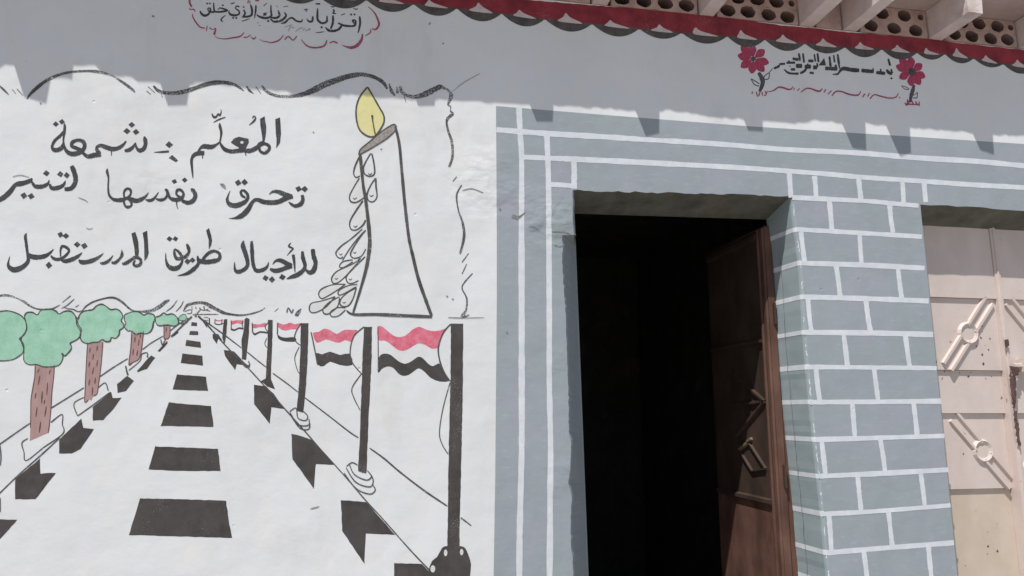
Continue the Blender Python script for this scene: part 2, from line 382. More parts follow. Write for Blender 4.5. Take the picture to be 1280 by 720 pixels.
def band(a, b):
    a, b = Vector(a), Vector(b); dd = (b - a).normalized(); q = Vector((-dd.z, 0, dd.x)) * .025
    m = (a + b) / 2; GY = a.y
    for s in (-1, 1):
        gb.bar(a + q * s, m - dd * .03 + q * s, U, .022, .012); gb.bar(m + dd * .03 + q * s, b + q * s, U, .022, .012)
    n = 18; r0, r1 = .045, .057
    vs = []
    for i in range(n):
        an = i * 2 * math.pi / n
        for r, h in ((r1, -.001), (r0 + .002, .014), (r0 - .012, .005)): vs.append((m.x + r * math.cos(an), GY - h, m.z + r * math.sin(an)))
    fs = [tuple((3 * i + k, 3 * i + k + 1, 3 * ((i + 1) % n) + k + 1, 3 * ((i + 1) % n) + k)) for i in range(n) for k in range(2)] + [tuple(3 * i + 2 for i in range(n))]
    gb.add(vs, fs)
pA = (Vector(gp_(1235, 376, YA)), Vector(gp_(1183, 459, YA))); pB = (Vector(gp_(1191, 521, YB)), Vector(gp_(1264, 606, YB)))
for dx, fl in ((0, 0), (2 * (2.962 - pA[0].x) + (pA[0].x - pA[1].x), 1)):
    if not fl: band(*pA); band(*pB)
mx = 2.962
for col in range(1, 4):
    def tr(v, c=col):
        x = v.x; s = .4835
        x = (2 * mx - x) if c % 2 else x
        return Vector((x + s * (0 if c == 1 else (2 if c == 2 else 2)) * 1.0, v.y, v.z))
    band(tr(pA[0]), tr(pA[1])); band(tr(pB[0]), tr(pB[1]))
gb.build('moulding', M['gate'], gate)
def rustpoly(mb, pts, rag=1.2, dy=.0035):
    P = []
    for i, p in enumerate(pts):
        q = pts[(i + 1) % len(pts)]; n = max(1, int(math.hypot(q[0] - p[0], q[1] - p[1]) / 3))
        P += [(p[0] + (q[0] - p[0]) * k / n + R.uniform(-rag, rag), p[1] + (q[1] - p[1]) * k / n + R.uniform(-rag, rag)) for k in range(n)]
    mb.quad(*[(v.x, GY - dy, v.z) for v in (W(x, y, GY) for x, y in P)])
ru = MB()
rustpoly(ru, [(1257, 463), (1263, 460), (1266, 480), (1265, 505), (1268, 530), (1271, 560), (1267, 552), (1263, 525), (1261, 500), (1258, 485)], 1.3, .022)
rustpoly(ru, [(1251, 425), (1256, 424), (1257, 433), (1252, 436)], .6, .022)
rustpoly(ru, [(1257, 458), (1270, 461), (1268, 470), (1259, 470)], 1.2, .0225)
for _ in range(34):
    x, y = R.choice([(R.uniform(1222, 1240), R.uniform(405, 455)), (R.uniform(1205, 1262), R.uniform(520, 600)), (R.uniform(1180, 1250), R.uniform(462, 475)), (R.uniform(1195, 1290), R.uniform(620, 720))])
    r = R.uniform(.5, 1.6); rustpoly(ru, [(x - r, y), (x, y - r * R.uniform(.5, 2)), (x + r, y), (x, y + r)], .4, -.011 if y < 460 else -.023 if y < 480 else -.035 if y < 610 else -.047)
ru.build('rust_patch', M['rust'], gate)
bo = MB(); c = gp_(1266, 457); bo.bar((c[0] - .01, GY - .012, c[2]), (c[0] + .25, GY - .012, c[2]), U, .022, .012); bo.box(c[0] + .03, c[0] + .05, GY - .034, GY + .03, c[2] - .03, c[2] + .03); bo.build('bolt', M['gate'], gate)

# ------------------------------------------------------------------ eave: slab, beams, hollow blocks
OV, SZ = .281, 3.45
sl = MB(); xs = [XL + i * .02 for i in range(int((XR - XL) / .02) + 1)]
steps = [(-9, .285), (-1.70, .279), (-1.60, .296), (-1.45, .271), (-1.36, .285), (-1.22, .291), (-1.0, .286), (-.85, .289), (-.66, .294), (-.45, .286), (-.3, .287), (-.05, .281), (.25, .279), (.45, .276), (.75, .274), (.98, .271), (1.2, .274), (1.5, .272), (1.7, .267), (1.95, .264), (9, .265)]
def ovh(x):
    v = .28
    for a, b in steps:
        if x >= a: v = b
    return v
fronts = []
rag = 0
for i, x in enumerate(xs):
    rag = rag * .6 + R.uniform(-.003, .003)
    fronts.append((x, -ovh(x) - rag * (.8 if x > .4 else .4), SZ + R.uniform(-.002, .002)))
for (x0, y0, z0), (x1, y1, z1) in zip(fronts, fronts[1:]):
    sl.quad((x0, y0, z0), (x1, y1, z1), (x1, 4.1, SZ), (x0, 4.1, SZ)); sl.quad((x0, y0, z0), (x0, y0, 3.62), (x1, y1, 3.62), (x1, y1, z1))
    sl.quad((x0, y0, 3.62), (x0, 4.1, 3.62), (x1, 4.1, 3.62), (x1, y1, 3.62))
sl.build('roof_slab', M['slab'], B)
seam = MB()
BEAMS = [(-3.1, .24), (-2.6, .23), (-2.08, .24), (-1.556, .270), (-1.051, .268), (-.55, .17), (-.05, .235), (.437, .248), (.925, .264), (1.437, .235), (1.945, .257), (2.175, .269), (2.64, .242), (3.15, .25), (3.66, .24), (4.15, .24), (4.65, .24)]
for i, (x, o) in enumerate(BEAMS):
    b = MB(); w0, w1 = .035, .043; jt = R.uniform(-.008, .008); sl_ = R.uniform(-.012, .012)
    zb = WT + .004
    vs = [(x - w0, .15, zb), (x + w0, .15, zb), (x + w1, .15, SZ - .002), (x - w1, .15, SZ - .002), (x - w0 + jt, -o, zb + R.uniform(-.003, .006)), (x + w0 + jt, -o - sl_, zb + R.uniform(-.003, .006)), (x + w1 + jt, -o - sl_, SZ - .002), (x - w1 + jt, -o, SZ - .002)]
    b.add(vs, [(0, 1, 5, 4), (1, 2, 6, 5), (3, 0, 4, 7), (4, 5, 6, 7), (0, 3, 2, 1), (2, 3, 7, 6)])
    ob = b.build('roof_beam', M['beam'], B)
def hollow_block(xa, xb, broken=False):
    m = MB(); tubes = []; z0, z1 = WT + .003, SZ - .003; yf = -.006; n = 16
    wd_ = xb - xa; cols = max(1, round(wd_ / .108)); pw = wd_ / cols; hz = (z1 - z0) / 2
    for r in range(2):
        sh = -pw / 2 if r else 0
        cells = []
        cc = cols + (1 if r else 0)
        for k in range(cc):
            a = xa + sh + k * pw; b_ = a + pw
            a, b_ = max(a, xa), min(b_, xb)
            if b_ - a > .02: cells.append((a, b_))
        for a, b_ in cells:
            za, zb_ = z0 + r * hz, z0 + (r + 1) * hz
            cx, cz = (a + b_) / 2 + R.uniform(-.003, .003), (za + zb_) / 2 + R.uniform(-.003, .003)
            full = b_ - a > pw * .8
            rx, rz = (.038, .031) if full else (.016, .016)
            rx = min(rx, (b_ - a) / 2 - .008)
            if rx < .01: m.quad((a, yf, za), (b_, yf, za), (b_, yf, zb_), (a, yf, zb_)); continue
            rot = R.uniform(-.3, .3); vs = []
            for i in range(n):
                an = (i + .5) * 2 * math.pi / n; cs, sn = math.cos(an), math.sin(an)
                t = min(((b_ - cx) if cs > 0 else (cx - a)) / max(abs(cs), 1e-6), ((zb_ - cz) if sn > 0 else (cz - za)) / max(abs(sn), 1e-6))
                wob = R.uniform(.92, 1.06)
                vs += [(cx + cs * t, yf, cz + sn * t), (cx + cs * rx * wob, yf, cz + sn * rz * wob), (cx + cs * rx * .96, yf + .34, cz + sn * rz * .96)]
            cor = {0: (b_, zb_), 1: (a, zb_), 2: (a, za), 3: (b_, za)}
            fs = []
            for i in range(n):
                k = (i + 1) % n
                fs += [(3 * i, 3 * k, 3 * k + 1, 3 * i + 1), (3 * i + 1, 3 * k + 1, 3 * k + 2, 3 * i + 2)]
            base = len(vs)
            for q, (X, Z) in cor.items():
                vs.append((X, yf, Z)); i0 = q * 4 + 1; i1 = i0 + 1
                # the outline points either side of this corner
                best = sorted(range(n), key=lambda i: (vs[3 * i][0] - X) ** 2 + (vs[3 * i][2] - Z) ** 2)[:2]
                fs.append((3 * best[0], base + q, 3 * best[1]))
            fs.append(tuple(3 * i + 2 for i in range(n)))
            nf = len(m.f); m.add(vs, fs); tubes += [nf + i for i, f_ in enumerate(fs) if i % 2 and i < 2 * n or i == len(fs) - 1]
    for x in (xa, xb): m.quad((x, yf, z0), (x, .15, z0), (x, .15, z1), (x, yf, z1))
    m.quad((xa, yf, z0), (xb, yf, z0), (xb, .15, z0), (xa, .15, z0))
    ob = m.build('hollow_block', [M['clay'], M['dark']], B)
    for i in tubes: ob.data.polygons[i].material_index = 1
    return ob
for (x0, _), (x1, _) in zip(BEAMS, BEAMS[1:]):
    if x1 - x0 > .3: hollow_block(x0 + .052, x1 - .048)
    else:
        m = MB(); m.box(x0 + .05, x1 - .05, -.004, .15, WT + .003, SZ - .003); m.build('infill_block', M['clay'], B)
for xa, xb in ((XL, BEAMS[0][0] - .05), (BEAMS[-1][0] + .05, XR)):
    m = MB(); m.box(xa, xb, -.004, .15, WT + .003, SZ - .003); m.build('infill_block', M['clay'], B)

# ------------------------------------------------------------------ painted dado: blue-grey field, white lines, mock blocks
top = [(620, 132.5), (687, 138), (760, 144), (830, 149.5), (932, 157.5), (1055, 165.5), (1135, 170.5), (1280, 180)]
p = Paint(.0008)
fld = [PX(XR, 2.79)[:]] if False else []
fld = top + [PX(4.0, 2.79), PX(5.5, 2.79), PX(5.5, 0), PX(GX1, 0), PX(GX1, 2.45)] + [PX(x, z) for x, z in gl[::-1]][1:] + [PX(XG, 2.457), PX(XG, 0), PX(DR[-1][0] + CH, 0)] + [PX(x + CH, z) for x, z in DR[::-1]] + \
      [PX(x, z) for x, z in lint[::-1]] + [PX(x, z) for x, z in DL[1:]] + [PX(.50, 0), PX(.52, .5), (617, 720), (619, 600), (620, 480), (621, 380), (621, 300), (620.5, 200)]
p.poly(fld, o=.00028)
p.build('painted_field', 'blue', B, 'blue grey painted field around the doorway and the gate')
Ln = Paint(.0022)
def ln(pts, w): Ln.stroke([(x + R.uniform(-.35, .35), y + R.uniform(-.35, .35), w * R.uniform(.9, 1.08)) for x, y in pts], n=8, taper=False)
ln([(620.5, 162.4), (650, 164.5), (687, 167), (760, 171.7), (807, 174.5), (860, 178), (920, 182), (980, 186.5), (1070, 191), (1144, 197), (1220, 202), (1280, 207), (1330, 211), PX(4.2, 2.68), PX(5.5, 2.68)], 6.8)
ln([(653, 196.5), (687, 197.5), (720, 199.3), (807, 203.5), (920, 209.5), (985, 214), (1037, 218), (1080, 222), (1144, 226), (1210, 230.5), (1280, 234.5), (1330, 238), PX(4.2, 2.57), PX(5.5, 2.57)], 6.6)
ln([(648.5, 134), (650.5, 170), (652, 200), (652, 300), (652, 400), (652.3, 480), (652, 560), (650, 650), (649, 720), PX(.55, 0)], 7.4)
ln([(683.5, 168), (685, 200), (685.5, 240), (686, 300), (686.5, 400), (687, 480), (688, 560), (687.5, 620), (687, 720), PX(.645, 0)], 7.2)
ln([(716.8, 198), (717.6, 215), (717.5, 236)], 7)
ln([(688, 231), (702, 231.5), (718, 232.5)], 6)
ln([(986.5, 216), (988.5, 247)], 6.5)
# block courses on the pier
courses = [[(990, 247), (1080, 251.5), (1120, 254.5), (1148, 257)], [(996, 287), (1080, 291.5), (1152, 296)], [(1001, 329), (1080, 331.5), (1156, 335)], [(1003, 371), (1080, 373.5), (1161, 376.5)], [(1005, 415.5), (1090, 416.5), (1166, 418)],
           [(1009, 459), (1090, 459.5), (1171, 460)], [(1013, 502.5), (1090, 502.5), (1176, 501.5)], [(1019, 549.5), (1090, 547.5), (1180, 545)], [(1023, 595.5), (1090, 592), (1185, 587)], [(1028, 642.5), (1090, 639), (1188, 632)], [(1033, 691), (1090, 686.5), (1192, 678)]]
for c_ in courses: ln([c_[0], c_[1]] + c_[2:], 6.2)
x2 = XG - .003
for z in (.80, .67, .53, .40, .26, .12): ln([PX(1.863, z), PX(2.2, z), PX(x2, z)], 6.5)
J = [(1018, 220, 1020, 248), (1073, 221, 1076, 251), (1128, 226, 1129.5, 253), (1155, 228, 1157, 253), (1036.5, 252, 1040, 288), (1111.5, 256, 1116, 291), (1001, 290, 1006, 329), (1074, 292, 1077, 331), (1045, 331, 1050.5, 372), (1122.5, 335, 1127, 375),
     (1009.5, 373, 1014, 415), (1082, 375, 1088, 416), (1054.5, 418, 1059.5, 458), (1131.5, 418, 1137, 459), (1019.5, 461, 1024.5, 501), (1092, 461, 1097.5, 501), (1065, 504, 1068.5, 547), (1141.5, 503, 1146.5, 545), (1027, 551, 1032, 594), (1100.5, 549, 1106.5, 591),
     (1072, 596, 1076.5, 639), (1150.5, 591, 1156.5, 635), (1036, 644, 1039.5, 689), (1110.5, 640, 1115.5, 684), (1079.5, 688, 1085, 735), (1160.5, 682, 1165, 730)]
for a, b_, c_, d_ in J: ln([(a, b_), ((a + c_) / 2, (b_ + d_) / 2), (c_, d_)], 6)
Ln.build('painted_line', 'line', B, 'white painted lines that mock up block courses and a door border')
for z in [W(*c_[0]).z for c_ in courses[1:]] + [.80, .67, .53, .40, .26, .12]:
    jl = MB(); jambstrip(jl, [z + .0115 + R.uniform(-.002, .002), z - .0105 + R.uniform(-.002, .002)], .0008); jl.build('painted_joint', M['line'], B, True)
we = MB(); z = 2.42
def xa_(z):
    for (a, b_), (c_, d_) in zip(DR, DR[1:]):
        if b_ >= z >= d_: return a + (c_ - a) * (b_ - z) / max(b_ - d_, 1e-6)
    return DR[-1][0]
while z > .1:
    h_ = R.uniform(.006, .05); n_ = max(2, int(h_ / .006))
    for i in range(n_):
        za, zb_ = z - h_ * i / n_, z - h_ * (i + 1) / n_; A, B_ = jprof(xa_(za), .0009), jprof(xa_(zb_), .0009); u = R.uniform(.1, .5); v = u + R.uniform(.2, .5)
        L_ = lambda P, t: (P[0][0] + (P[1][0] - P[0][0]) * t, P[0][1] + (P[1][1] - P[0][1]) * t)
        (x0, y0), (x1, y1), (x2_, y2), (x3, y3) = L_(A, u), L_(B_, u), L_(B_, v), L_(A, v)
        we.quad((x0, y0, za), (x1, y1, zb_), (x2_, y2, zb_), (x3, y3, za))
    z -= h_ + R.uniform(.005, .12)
we.build('worn_edge_highlight', M['line'], B)  # pale streaks: rubbed corner, with the corner highlight painted in
# plaster crack down the jamb
ck = MB(); z = 2.2; x_ = 0
zs_ = []
while z > .5: zs_.append((z, .128 + R.uniform(-.004, .004))); z -= R.uniform(.02, .05)
for (z0, y0), (z1, y1) in zip(zs_, zs_[1:]):
    def xa(z):
        for (a, b_), (c_, d_) in zip(DR, DR[1:]):
            if b_ >= z >= d_: return a + (c_ - a) * (b_ - z) / max(b_ - d_, 1e-6)
        return 1.8
    hw = R.uniform(.0008, .0022)
    ck.quad((xa(z0) - .0105, y0 - hw, z0), (xa(z1) - .0105, y1 - hw, z1), (xa(z1) - .0105, y1 + hw, z1), (xa(z0) - .0105, y0 + hw, z0))
ck.build('plaster_crack', M['crack'], B)

ckp = Paint(.0035)
for s_ in ([(640, 270, 5), (648, 272, 4), (656, 266, 1)], [(660, 283, 1), (668, 284, 1.5), (674, 289, 1)], [(690, 290, .8), (704, 290, 1.4), (713, 293, 1)], [(693, 307, 1), (700, 308, 1.6), (705, 306, .8)], [(578, 238, 1), (590, 236, 1.2), (604, 241, 1)], [(566, 114, .4), (580, 103, .7), (600, 92, .5)],
           [(190, 20, 2), (193, 21, 2)], [(536, 31, 2), (538.5, 28, 1)], [(553, 55, 1.5), (555, 54, 1.5)], [(108, 285, .8), (112, 286.5, .8), (116, 285, .6)], [(16, 221, .8), (26, 219, 1), (37, 222, .6)], [(98, 247, .8), (106, 250, 1), (110, 253, .6)], [(240, 250, 0.7), (275, 253, .7)],
           [(633, 415, 3.4), (635, 417, 2)], [(50, 129, 2), (52, 129.5, 2)], [(624, 260.5, 3), (626, 263, 2)], [(275, 230, 1), (279, 232, 4), (282, 236, 1)], [(388, 636, 1), (394, 634.5, 1.4), (399, 633, .8)], [(558, 370, 2), (560, 371.5, 1.5)], [(565, 373.5, 2), (567, 374.5, 1.5)], [(476, 186, 2), (477, 187, 2)], [(391, 165, 1.6), (392.5, 166, 1.6)]):
    if math.hypot(s_[0][0] - s_[-1][0], s_[0][1] - s_[-1][1]) < 30 or len(s_) > 2: ckp.stroke(s_)
ckp.build('plaster_crack', 'crack', B)

# ------------------------------------------------------------------ maroon scalloped border under the eave
q = Paint(.0010)
rt = [PX(-5, 3.296), PX(-2, 3.296), PX(-1, 3.296), PX(-.6, 3.296), (400, -17), (500, -9), (600, -3), (655, 1), (737, 8), (800, 12.5), (824, 13), (870, 20), (928, 26), (976, 33.5), (1021, 37), (1049, 41), (1098, 44.5), (1164, 50.5), (1203, 56), (1280, 64), PX(3.6, 3.296), PX(5, 3.296), PX(XR, 3.296)]
cus = [PX(-5 + .185 * i, 3.2) for i in range(25)] + [(345, -8), (399, -4), (458, 0), (517, 5), (571, 10.5), (627, 17), (681, 24), (740, 30), (799, 36), (852, 41), (909, 45.5), (956, 49.5), (1006, 54.5), (1056, 59), (1102, 61.5), (1146, 66), (1181, 67.5), (1217, 73), (1254, 80)] + [PX(3.2 + .17 * i, 3.207) for i in range(28)]
q.poly([(x, y - 1.6) for x, y in rt] + [(x, y + .8) for x, y in cus[::-1]], rag=.35, o=.00035)
XA = W(-200, 0).x
mr = q
mr.build('painted_border', 'maroon', B, 'maroon painted band along the top of the wall')
for (x0, y0), (x1, y1) in zip(cus, cus[1:]):
    dx, dy = x1 - x0, y1 - y0; dp = 12 * min(1, dx / 54) * R.uniform(.82, 1.12)
    low = [(x0 + dx * t, y0 + dy * t + dp * (1 - (2 * t - 1) ** 2) * (1 + .15 * (t - .5))) for t in [i / 12 for i in range(13)]]
    up = [(x0 + dx * t, y0 + dy * t + (dp * .16) * (1 - (2 * t - 1) ** 2) - 1.6 * (1 - (2 * t - 1) ** 6)) for t in [i / 12 for i in range(13)]][::-1]
    sco = Paint(.0022).poly(low + up[1:-1], rag=0).build('painted_scallop', 'scallop', B); tri = Paint(.0036)
    a = R.uniform(.3, .52); hgt = R.uniform(6.5, 11.5)
    tri.poly([(x0 + dx * .27, y0 + dy * .27 + .6), (x0 + dx * (a - .06), y0 + dy * a - hgt * .45), (x0 + dx * a, y0 + dy * a - hgt + 1), (x0 + dx * (a + .1), y0 + dy * a - hgt * .5 + 1), (x0 + dx * .8, y0 + dy * .8 + .8), (x0 + dx * .55, y0 + dy * .55 + 1.6)], smooth=3)
    tri.build('pale_gap', 'blush', sco)

# ------------------------------------------------------------------ lettering
def letters(name, items, label, mat='ink'):
    a = Paint(.0018)
    for z, strokes, polys, dots in items:
        for s_ in strokes: a.stroke(s_, z)
        for s_ in polys: a.poly(s_, z, rag=.3)
        for s_ in dots: a.dot(*s_, z)
    return a.build(name, mat, B, label)
zA, zB = (55, 135, 8), (200, 130, 8)
letters('lettering', [
 (zA, [[(1003, 285, 18), (1012, 320, 40), (1015, 365, 40), (995, 410, 42), (955, 425, 40), (925, 395, 24), (914, 345, 12)], [(912, 350, 12), (890, 390, 32), (850, 420, 40), (805, 428, 26)],
       [(822, 330, 12), (790, 370, 30), (740, 402, 42), (680, 410, 46), (620, 392, 46), (570, 375, 36), (535, 385, 26)], [(532, 375, 22), (530, 420, 36), (560, 458, 40)], [(572, 468, 40), (510, 470, 50), (440, 485, 40), (395, 455, 28), (375, 445, 30)],
       [(275, 395, 26), (283, 345, 36), (340, 322, 32), (395, 340, 40), (405, 392, 38), (365, 440, 44), (290, 460, 48), (235, 440, 40), (207, 395, 26), (194, 330, 18), (203, 250, 24), (208, 190, 26), (204, 155, 12)], [(275, 385, 30), (320, 400, 36), (370, 425, 40)],
       [(208, 225, 22), (165, 275, 30), (110, 325, 28), (82, 380, 26), (95, 415, 40), (135, 420, 44), (180, 395, 42), (197, 350, 24)], [(675, 430, 12), (675, 478, 8)], [(1100, 443, 5), (1180, 440, 20), (1250, 434, 22)]], [],
      [(118, 162, 32), (180, 138, 31), (877, 168, 34), (830, 232, 36), (918, 240, 36)]),
 (zB, [[(1040, 380, 26), (990, 405, 34), (1000, 468, 28), (1045, 492, 32), (1085, 465, 28), (1092, 425, 32), (1050, 398, 30), (1000, 412, 36), (950, 448, 42), (900, 468, 44), (850, 465, 44)], [(860, 460, 44), (780, 468, 42), (710, 474, 40), (650, 455, 38), (615, 415, 28), (600, 380, 14)],
       [(597, 190, 10), (600, 225, 28), (613, 290, 24), (600, 378, 16)], [(602, 378, 16), (560, 410, 26), (510, 430, 46), (440, 424, 46), (402, 445, 26), (380, 482, 20)], [(444, 492, 44), (390, 492, 46), (340, 512, 38), (316, 560, 28), (320, 640, 24), (330, 744, 8)], [(425, 515, 12), (427, 548, 8)], [(852, 475, 14), (860, 520, 8)],
       [(518, 95, 10), (535, 128, 24), (560, 130, 20), (582, 100, 18), (598, 115, 18), (612, 80, 10), (608, 52, 5)], [(535, 185, 7), (590, 155, 15), (655, 132, 8)], [(925, 142, 12), (938, 122, 12), (956, 140, 15), (935, 175, 20), (890, 212, 5)]],
      [[(1152, 150), (1197, 135), (1206, 210), (1210, 300), (1200, 390), (1162, 445), (1165, 350), (1155, 250)], [(1002, 150), (1045, 125), (1062, 220), (1058, 320), (1045, 388), (1026, 388), (1020, 300), (1005, 220)],
       [(710, 385), (740, 345), (790, 328), (845, 340), (885, 348), (890, 385), (872, 420), (855, 450), (800, 470), (785, 430), (745, 412)], [(88, 540), (120, 510), (180, 565), (160, 582)]], [(92, 408, 38)])], 'first line of the large black Arabic lettering beside the candle flame')
zC, zD, zE = (0, 200, 8), (120, 200, 8), (250, 205, 8)
letters('lettering', [
 (zC, [[(716, 58, 40), (738, 110, 48), (756, 180, 46), (748, 238, 48), (708, 285, 46), (645, 292, 34)], [(656, 205, 8), (635, 248, 32), (590, 275, 42), (520, 282, 40), (498, 240, 20)], [(492, 198, 8), (480, 235, 28), (440, 260, 40), (390, 268, 44), (345, 258, 36), (318, 215, 20)],
       [(322, 180, 10), (300, 208, 42), (230, 232, 50), (180, 240, 50), (148, 255, 42), (105, 312, 48), (50, 365, 52), (0, 395, 50), (-40, 405, 30)]], [], [(465, 133, 34), (605, 142, 34), (668, 152, 34), (240, 355, 37), (312, 362, 37)]),
 (zD, [[(114, 85, 8), (112, 120, 28), (125, 180, 18), (122, 270, 18), (130, 345, 24), (165, 388, 28), (215, 402, 42), (270, 396, 40), (315, 378, 30)], [(285, 385, 16), (280, 325, 22), (308, 288, 26), (345, 300, 26), (345, 345, 20), (310, 382, 26), (280, 405, 20), (290, 455, 24), (320, 472, 30), (355, 452, 22), (345, 412, 24), (312, 378, 34)],
       [(312, 372, 34), (360, 398, 48), (410, 408, 46), (460, 390, 40), (500, 360, 22), (526, 325, 7)], [(495, 398, 14), (540, 405, 32), (580, 385, 26), (626, 322, 7)], [(598, 388, 12), (640, 400, 30), (685, 390, 28), (712, 352, 24), (712, 312, 32), (690, 290, 18)],
       [(715, 325, 32), (740, 378, 30), (790, 398, 42), (850, 388, 38), (876, 340, 26), (850, 302, 28), (815, 302, 28), (805, 345, 20), (850, 378, 28)], [(858, 405, 34), (920, 428, 42), (975, 402, 44), (994, 350, 40), (970, 305, 40), (948, 288, 14)], [(806, 410, 14), (808, 455, 10), (820, 490, 7)]], [], [(785, 215, 32), (887, 200, 30)]),
 (zE, [[(430, 258, 26), (466, 290, 30), (480, 330, 32), (460, 370, 38), (420, 396, 48), (360, 416, 50), (302, 406, 46), (274, 368, 34), (280, 320, 18), (302, 268, 6)], [(430, 258, 26), (408, 282, 26), (422, 318, 28), (455, 335, 20)],
       [(690, 305, 7), (730, 277, 26), (780, 278, 40), (850, 305, 46), (905, 322, 50)], [(928, 322, 46), (860, 342, 50), (790, 376, 48), (720, 386, 46), (640, 380, 48), (575, 358, 38), (530, 375, 36), (480, 455, 50), (430, 508, 54), (385, 532, 40), (340, 543, 18), (290, 544, 5)],
       [(1022, 310, 34), (1028, 360, 38), (1005, 402, 42), (950, 420, 36), (908, 398, 24), (885, 378, 7)]], [], [(380, 187, 37), (445, 183, 37), (985, 248, 36), (1048, 250, 36)])], 'second line of the large black Arabic lettering on the white wall')
zF, zG, zH = (0, 275, 8), (130, 275, 8), (260, 275, 8)
letters('lettering', [
 (zF, [[(266, 130, 6), (254, 165, 30), (262, 230, 30), (272, 310, 28), (284, 390, 36), (270, 430, 38), (220, 474, 48), (150, 498, 56), (102, 480, 46), (82, 440, 26), (98, 365, 5)], [(275, 338, 30), (320, 366, 48), (390, 372, 48), (460, 356, 40), (510, 320, 22), (536, 290, 6)],
       [(510, 355, 16), (532, 382, 30), (580, 394, 32), (640, 370, 30), (690, 312, 24), (670, 278, 30), (625, 262, 28), (606, 300, 20), (606, 365, 14)], [(608, 395, 20), (650, 412, 40), (720, 394, 42), (780, 362, 32), (822, 325, 7)], [(788, 400, 20), (820, 422, 46), (880, 418, 44), (950, 394, 38), (1000, 362, 22), (1036, 332, 5)],
       [(1000, 430, 14), (1040, 432, 32), (1090, 405, 26), (1132, 352, 5)], [(1115, 422, 20), (1150, 428, 32), (1195, 390, 24), (1220, 348, 30), (1218, 298, 6)]], [], [(605, 145, 35), (660, 160, 35), (772, 245, 38), (845, 258, 38), (488, 452, 38)]),
 (zG, [[(180, 438, 20), (220, 432, 38), (270, 400, 32), (320, 372, 34), (368, 400, 28), (360, 446, 30), (315, 460, 30), (296, 438, 24), (312, 402, 20)], [(705, 288, 14), (740, 312, 26), (768, 345, 30), (785, 380, 22), (775, 432, 26), (742, 474, 42), (690, 486, 50), (642, 458, 38), (620, 400, 20), (618, 328, 5)],
       [(702, 292, 14), (708, 350, 30), (732, 388, 34), (780, 378, 36), (820, 362, 38), (850, 318, 28), (842, 272, 36), (826, 238, 12)], [(935, 358, 14), (950, 405, 40), (1010, 420, 46), (1090, 412, 48), (1150, 392, 36), (1156, 340, 30), (1110, 312, 28), (1060, 322, 34), (1015, 360, 30), (985, 400, 28)],
       [(948, 405, 26), (938, 448, 32), (900, 488, 42), (850, 526, 38), (800, 545, 24), (735, 557, 5)]],
      [[(272, 135), (315, 118), (345, 220), (350, 310), (342, 365), (312, 365), (300, 270), (288, 190)], [(388, 128), (430, 105), (440, 220), (448, 330), (430, 380), (405, 408), (405, 300), (398, 200)], [(1022, 105), (1050, 80), (1070, 150), (1080, 210), (1072, 255), (1050, 298), (1045, 200)]],
      [(655, 188, 31), (715, 188, 31), (835, 415, 32), (885, 402, 32)]),
 (zH, [[(1048, 290, 38), (1056, 360, 46), (1076, 430, 42), (1055, 505, 48), (1015, 525, 42), (975, 495, 20)], [(944, 312, 24), (950, 380, 42), (970, 455, 34), (950, 505, 40), (890, 550, 44), (840, 568, 38), (785, 590, 6)], [(852, 345, 30), (862, 420, 26), (870, 525, 10)], [(832, 225, 5), (808, 262, 20), (850, 285, 16), (830, 310, 16), (790, 355, 5)],
       [(645, 445, 6), (680, 408, 26), (730, 406, 40), (800, 442, 46), (838, 460, 44)], [(842, 462, 44), (790, 474, 44), (730, 498, 44), (670, 508, 46), (618, 488, 22)], [(608, 420, 6), (590, 468, 26), (550, 498, 40), (492, 508, 42), (462, 478, 34), (446, 400, 38), (440, 300, 38), (436, 210, 26)],
       [(356, 205, 10), (350, 260, 44), (376, 340, 50), (396, 420, 38), (388, 468, 38), (350, 502, 38), (300, 518, 42), (270, 495, 26), (266, 420, 6)]], [], [(575, 580, 36), (640, 595, 36), (745, 572, 36)])], 'third line of the large black Arabic lettering above the painted trees')
dab = Paint(.0034); dab.disc(820, 385, 17, 14, zB).disc(1058, 455, 12, 9, zB); dab.build('lettering', 'drip', B)
